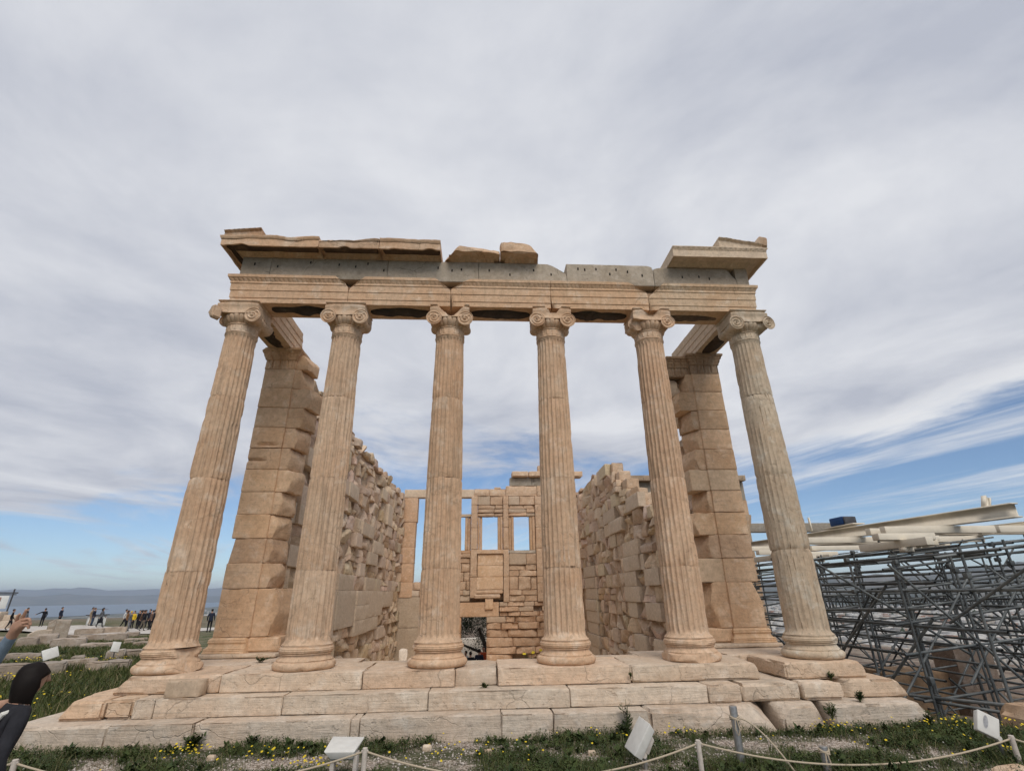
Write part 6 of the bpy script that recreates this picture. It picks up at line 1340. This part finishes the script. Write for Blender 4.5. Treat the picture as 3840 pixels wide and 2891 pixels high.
def person(label, loc, face, h, top, legs, hair, stride=0.0, arms=None, coat=False, hat=None, longhair=False, detail=False, group='visitors', hands=None, lean=0.0, sub=1):
    """face: heading angle of the front about z (0 = towards +y). arms: optional list of (elbow, wrist, hand) local points per side"""
    k_ = h / 1.75; J = []; R_ = []; E = []; lab = []
    def v(p, r, par, l_):
        J.append(tuple(np.array(p) * 1.0)); R_.append(r); 
        if par is not None: E.append((par, len(J) - 1)); lab.append(l_)
        return len(J) - 1
    ln_ = lambda z: lean * max(0, z - 0.95)
    pel = v((0, 0, 0.97), (0.155, 0.115), None, 'l'); sp = v((0, ln_(1.14), 1.14), (0.145, 0.105), pel, 't'); ch = v((0, ln_(1.33), 1.33), (0.165, 0.115), sp, 't'); nb = v((0, ln_(1.46), 1.46), 0.075, ch, 't'); nk = v((0, ln_(1.52) + 0.01, 1.52), 0.055, nb, 's'); h1_ = v((0, ln_(1.59) + 0.025, 1.59), (0.075, 0.085), nk, 's'); h2_ = v((0, ln_(1.67) + 0.02, 1.67), (0.085, 0.10), h1_, 's'); v((0, ln_(1.74) + 0.01, 1.74), 0.06, h2_, 's')
    for si, sx in enumerate((-1, 1)):
        sh_ = v((sx * 0.185, ln_(1.42), 1.42), 0.07, ch, 't')
        if arms and arms[si]: el, wr, ha = arms[si]
        else:
            sw = -sx * stride * 0.5; el = (sx * 0.25, sw * 0.5 + ln_(1.2) - 0.03, 1.14); wr = (sx * 0.25, sw + 0.08 + ln_(1.0), 0.90); ha = (sx * 0.245, sw + 0.12 + ln_(0.9), 0.82)
        e_ = v(el, 0.052, sh_, 't'); w_ = v(wr, 0.036, e_, 't')
        if not (hands and hands[si]): v(ha, (0.026, 0.045), w_, 's')
        else:
            pm = v(ha[0], (0.034, 0.030), w_, 's')
            for fg in ha[1:]:
                pv_ = pm
                for q, pt in enumerate(fg): pv_ = v(pt, 0.0125 - 0.002 * q, pv_, 's')
        hp = v((sx * 0.09, 0, 0.90), 0.10, pel, 'l'); st = sx * stride
        kn = v((sx * 0.10, st * 0.45 + 0.03, 0.50), 0.064, hp, 'l'); an = v((sx * 0.105, st * 0.8 - 0.02, 0.09 + (0.06 if st < 0 else 0)), 0.045, kn, 'l'); v((sx * 0.115, st * 0.8 + 0.13, 0.045), (0.042, 0.036), an, 'f')
    me = skinned('person', [tuple(np.array(p) * k_) for p in J], E, [tuple(np.array(r) * k_) if isinstance(r, tuple) else r * k_ for r in R_], 0, sub)
    npl = len(me.polygons); ctr = np.empty(npl * 3); me.polygons.foreach_get('center', ctr); ctr = ctr.reshape(-1, 3); A = np.array([np.array(J[a]) * k_ for a, b in E]); B = np.array([np.array(J[b]) * k_ for a, b in E])
    AB_ = B - A; t_ = np.clip(((ctr[:, None] - A) * AB_).sum(-1) / ((AB_ ** 2).sum(-1) + 1e-9), 0, 1); dd = np.linalg.norm(ctr[:, None] - (A + t_[..., None] * AB_), axis=-1); best = dd.argmin(1)
    mp = {'t': 0, 'l': 1, 's': 2, 'f': 3}; mi_ = np.array([mp[lab[q]] for q in best]); mi_[(ctr[:, 2] > 0.93 * k_) & (mi_ == 1)] = 0
    if coat: mi_[(ctr[:, 2] > 0.55 * k_) & (mi_ == 1)] = 0
    me.materials.clear()
    for m_ in (cloth(top), cloth(legs), SKIN, cloth((0.03, 0.028, 0.026))): me.materials.append(m_)
    me.polygons.foreach_set('material_index', mi_.astype(np.int32)); me.polygons.foreach_set('use_smooth', np.ones(npl, bool))
    o = put('person', me, None, loc); o.rotation_euler = (0, 0, face); tag(o, label, 'person', group)
    def kid(name, V, F, mat):
        m2 = mesh_of(name, V, F, [mat], sharp=None); q = bpy.data.objects.new(name, m2); COL.objects.link(q); q.parent = o; return q
    # hair as a shell over crown and nape
    ph = np.linspace(-0.5, 1, 14) * math.pi / 2; th = np.linspace(0, 2 * math.pi, 24, endpoint=False); PH, TH = np.meshgrid(ph, th, indexing='ij')
    X = np.cos(PH) * np.sin(TH) * 0.095; Y = np.cos(PH) * np.cos(TH) * 0.112; Z = np.sin(PH) * 0.105
    fr = (Y > (0.075 if longhair else 0.02)) & (Z < (-0.06 if longhair else 0.045)); Y = np.where(fr, (0.075 if longhair else 0.02) + (Y - (0.075 if longhair else 0.02)) * 0.3, Y); X = np.where(fr, X * 0.86, X)
    if longhair:
        lo_ = (PH < 0); Z = np.where(lo_, Z * 3.4, Z); Y = np.where(lo_, np.minimum(Y, 0.05) - 0.012, Y); X = np.where(lo_, X * 1.12, X); X = X * 1.04; Y = Y * 1.04 - 0.006
    V = np.stack([X, Y + ln_(1.67), Z + 1.675], -1).reshape(-1, 3) * k_; m_, n_ = PH.shape; V = V + (0.012 if longhair else 0.005) * np.stack([fbm(V * 18, 2, 1), fbm(V * 18, 2, 2), fbm(V * 18, 2, 3)], 1)
    i, j = np.meshgrid(np.arange(m_-1), np.arange(n_), indexing='ij'); j2 = (j + 1) % n_
    kid('hat' if hat else 'hair', V, [np.stack([i*n_+j2, i*n_+j, (i+1)*n_+j, (i+1)*n_+j2], -1).reshape(-1, 4)], cloth(hat or hair, 0.6))
    if detail:
        for sx in (-1, 1):
            V, F = rock(sx * 0.084 - 0.01, sx * 0.084 + 0.01, -0.005, 0.025, 1.635, 1.695, 0.02, 0, 0.008, 0, 1); kid('ear', (V + np.array([0, ln_(1.65), 0])) * k_, F, SKIN)
        V, F = hullbox([(-0.017, 0.105, 1.615), (0.017, 0.105, 1.615), (0.012, 0.14, 1.62), (-0.012, 0.14, 1.62)], [(-0.008, 0.105, 1.675), (0.008, 0.105, 1.675), (0.006, 0.118, 1.675), (-0.006, 0.118, 1.675)]); kid('nose', (V + np.array([0, ln_(1.65), 0])) * k_, F, SKIN)
    return o
K = (0.016, 0.016, 0.02); GR = (0.12, 0.125, 0.135); NV = (0.025, 0.03, 0.05); BG = (0.36, 0.28, 0.20); TN = (0.22, 0.12, 0.06); YL = (0.62, 0.42, 0.03); WH = (0.55, 0.54, 0.52); JN_ = (0.05, 0.07, 0.11); HB = (0.022, 0.016, 0.013)
def crowd(u, label, depth, face, top, legs, **kw):
    pass
CR = [((-41.2, 40.8), 'visitor in black leaning on the stones at the far left', -0.9, K, K, dict(stride=0.25)), ((-44.9, 46.9), 'visitor in black right of the leaning one, behind the raised hand', -1.2, K, K, dict(stride=0.1)), ((-44.4, 46.2), 'crouched visitor in dark grey behind the raised hand', 0.8, GR, K, dict(lean=0.35, h=1.5)), ((-44.0, 47.9), 'visitor in a long black coat reaching out to the left', 1.2, K, K, dict(coat=True, arms=[((-0.45, 0.1, 1.30), (-0.66, 0.15, 1.18), (-0.74, 0.16, 1.15)), None])), ((-43.3, 49.1), 'visitor whose head shows above the upright slabs', -1.4, NV, K, {}),
      ((-40.2, 49.0), 'visitor in a beige top and trousers walking', -1.3, BG, BG, dict(stride=0.15)), ((-39.9, 48.9), 'taller visitor in dark jacket beside the beige one', -1.4, NV, JN_, {}), ((-38.3, 47.7), 'visitor in a grey jacket striding alone', -1.3, GR, K, dict(stride=0.38, longhair=True)),
      ((-36.4, 48.3), 'visitor in white with an arm stretched to the left', -1.1, WH, K, dict(stride=0.3, arms=[((-0.48, 0.0, 1.40), (-0.74, 0.0, 1.44), (-0.83, 0.0, 1.45)), None])), ((-35.6, 47.4), 'visitor in a tan jacket with long hair', -1.3, TN, K, dict(longhair=True)), ((-35.0, 47.4), 'visitor in a bright yellow jacket', 3.0, YL, K, {}), ((-34.6, 47.6), 'visitor in black just behind the yellow jacket', 2.8, K, K, {}),
      ((-32.7, 43.2), 'visitor with a yellow hat and grey trousers', -1.4, GR, (0.2, 0.2, 0.21), dict(hat=YL)), ((-33.6, 46.3), 'visitor in brown carrying a pack, right of the yellow hat', -1.0, (0.10, 0.06, 0.045), K, dict(stride=0.2)), ((-33.4, 46.5), 'dark-haired visitor standing behind the pack carrier', 0.5, K, NV, {}), ((-31.5, 43.2), 'broad visitor in black jacket and khaki trousers', -0.8, K, (0.14, 0.12, 0.09), dict(stride=0.2)), ((-32.0, 45.2), 'visitor in a brown coat between two black jackets', 2.6, (0.14, 0.085, 0.06), K, {}), ((-31.2, 44.2), 'visitor in black jacket second from the first column', -1.0, K, K, dict(stride=0.1)), ((-29.75, 44.3), 'visitor in grey behind the two black jackets', 2.5, GR, NV, {}), ((-31.0, 44.6), 'visitor in black and beige trousers nearest the first column', -0.9, K, BG, {}), ((-29.6, 42.1), 'visitor in dark brown half hidden by the first column', 2.4, (0.07, 0.05, 0.045), K, {})]
for k, ((x, y), lb, fa, tp, lg, kw) in enumerate(CR):
    kw = dict(kw); h = kw.pop('h', 1.66 + 0.12 * ((k * 37) % 10) / 10); person(lb, (x, y, float(gz(x, y, False)) + 0.03), fa, h, tp, lg, HB if k % 3 else (0.05, 0.03, 0.02), group='visitors on the path', **kw)
er = np.random.default_rng(6)
for k in range(12):
    q = er.uniform(0, 1); x, y = -37.0 + 7.6 * q + er.uniform(-.3, .3), 50.5 - 5.0 * q + er.uniform(-.6, 1.2)
    person('visitor in dark clothes deep in the crowd by the first column', (x, y, float(gz(x, y, False)) + 0.03), er.uniform(-3, 3), er.uniform(1.62, 1.82), [K, NV, GR, TN, K][k % 5], K, HB, stride=er.uniform(0, 0.25), group='visitors packed deep in the crowd')
person('lone visitor in dark clothes seen between the first column and the wall end', (-22.6, 37.2, float(gz(-22.6, 37.2)) + 0.0), 0.3, 1.75, NV, K, HB, group='visitors on the path')
for k, (x, y, lb, tp, fa) in enumerate(((-0.95, 23.3, 'visitor in black beyond the doorway, left', K, 0.2), (-0.45, 23.6, 'visitor with a dark pack in the middle of the doorway', NV, -0.2), (-0.18, 24.4, 'visitor in an orange top at the right of the doorway', (0.50, 0.10, 0.04), 2.8), (-1.25, 24.6, 'visitor in white at the left edge of the doorway', WH, 2.2))):
    person(lb, (x, y, float(gz(x, y, False))), fa, [1.70, 1.80, 1.86, 1.62][k], tp, K, HB, group='visitors beyond the doorway')
# two people close to the camera at the lower left
gl = float(gz(-3.55, -5.05)); hs = 0.52 - gl
def loc_pt(p, o, face, k_): d = np.array(p) - np.array(o); c, s = math.cos(-face), math.sin(-face); return (np.array([c*d[0] - s*d[1], s*d[0] + c*d[1], d[2]]) / k_)
g1 = (-3.55, -5.16, gl); hh = (0.60 - gl) / 1.75 * 1.75 * 1.0
person('dark-haired person in a charcoal jacket, cut by the left edge', g1, math.radians(-36), (0.64 - gl), (0.028, 0.028, 0.033), (0.010, 0.011, 0.022), (0.010, 0.007, 0.006), longhair=True, detail=True, lean=0.22, group='people close to the camera', sub=2)
GIRL = bpy.data.objects['person'] if False else [o for o in bpy.data.objects if o.get('label', '').startswith('dark-haired person')][0]
kg = (0.64 - gl) / 1.75; st_ = np.array([(0.10, 0.07, 1.30), (0.11, 0.0, 1.455), (0.10, -0.10, 1.42), (0.05, -0.135, 1.30), (-0.03, -0.14, 1.16), (-0.11, -0.10, 1.04)]); st_[:, 1] += 0.22 * (st_[:, 2] - 0.95)
V, F = tube(st_ * kg, 0.017, 8); q = bpy.data.objects.new('bag_strap', mesh_of('bag_strap', V, F, [cloth((0.62, 0.60, 0.55))])); COL.objects.link(q); q.parent = GIRL
face2 = math.radians(-55); o2 = (-4.32, -5.28, gl); kk2 = 1.72 / 1.75
def lp(*p): return tuple(loc_pt(p, o2, face2, kk2))
hand_r = [lp(-3.517, -5.275, 0.915), [lp(-3.497, -5.285, 0.955), lp(-3.480, -5.300, 0.985), lp(-3.468, -5.310, 1.012)], [lp(-3.478, -5.283, 0.945), lp(-3.448, -5.288, 0.950), lp(-3.436, -5.285, 0.925)], [lp(-3.470, -5.278, 0.928), lp(-3.440, -5.283, 0.930), lp(-3.432, -5.280, 0.905)], [lp(-3.475, -5.270, 0.910), lp(-3.450, -5.272, 0.905), lp(-3.446, -5.268, 0.885)], [lp(-3.530, -5.285, 0.935), lp(-3.520, -5.300, 0.965), lp(-3.505, -5.305, 0.985)]]
hand_l = [lp(-3.60, -5.10, 0.418), [lp(-3.565, -5.09, 0.436), lp(-3.545, -5.085, 0.442), lp(-3.527, -5.08, 0.44)], [lp(-3.56, -5.085, 0.425), lp(-3.537, -5.08, 0.430), lp(-3.515, -5.075, 0.425)], [lp(-3.56, -5.08, 0.412), lp(-3.537, -5.075, 0.413), lp(-3.517, -5.07, 0.406)], [lp(-3.565, -5.075, 0.400), lp(-3.547, -5.07, 0.396), lp(-3.53, -5.065, 0.388)], [lp(-3.60, -5.085, 0.390), lp(-3.585, -5.08, 0.376), lp(-3.57, -5.075, 0.366)]]
person('person in a pale denim shirt pointing with a raised arm at the left edge', o2, face2, 1.72, (0.20, 0.26, 0.33), (0.03, 0.035, 0.05), (0.03, 0.02, 0.015), arms=[(lp(-3.95, -5.20, 0.36), lp(-3.68, -5.11, 0.395), hand_l), (lp(-3.74, -5.14, 0.60), lp(-3.560, -5.242, 0.845), hand_r)], hands=[True, True], detail=True, group='people close to the camera', sub=2)

# ------------------------------------------------------------------ the air
HZ = bpy.data.materials.new('air'); HZ.use_nodes = True; hn = HZ.node_tree.nodes; hn.clear(); ho = hn.new('ShaderNodeOutputMaterial'); pv_ = hn.new('ShaderNodeVolumePrincipled'); HZ.node_tree.links.new(pv_.outputs[0], ho.inputs['Volume'])
pv_.inputs['Color'].default_value = (0.70, 0.82, 1.0, 1); pv_.inputs['Density'].default_value = 4.4e-5; pv_.inputs['Anisotropy'].default_value = 0.2
V, F = box(-64000, 64000, -34000, 64000, -160, 620); hz = obj('haze', V, F, HZ, None, smooth=False, at=(0, 0, -160)); tag(hz, 'thin blue summer air over the plain', 'haze', kind='stuff')
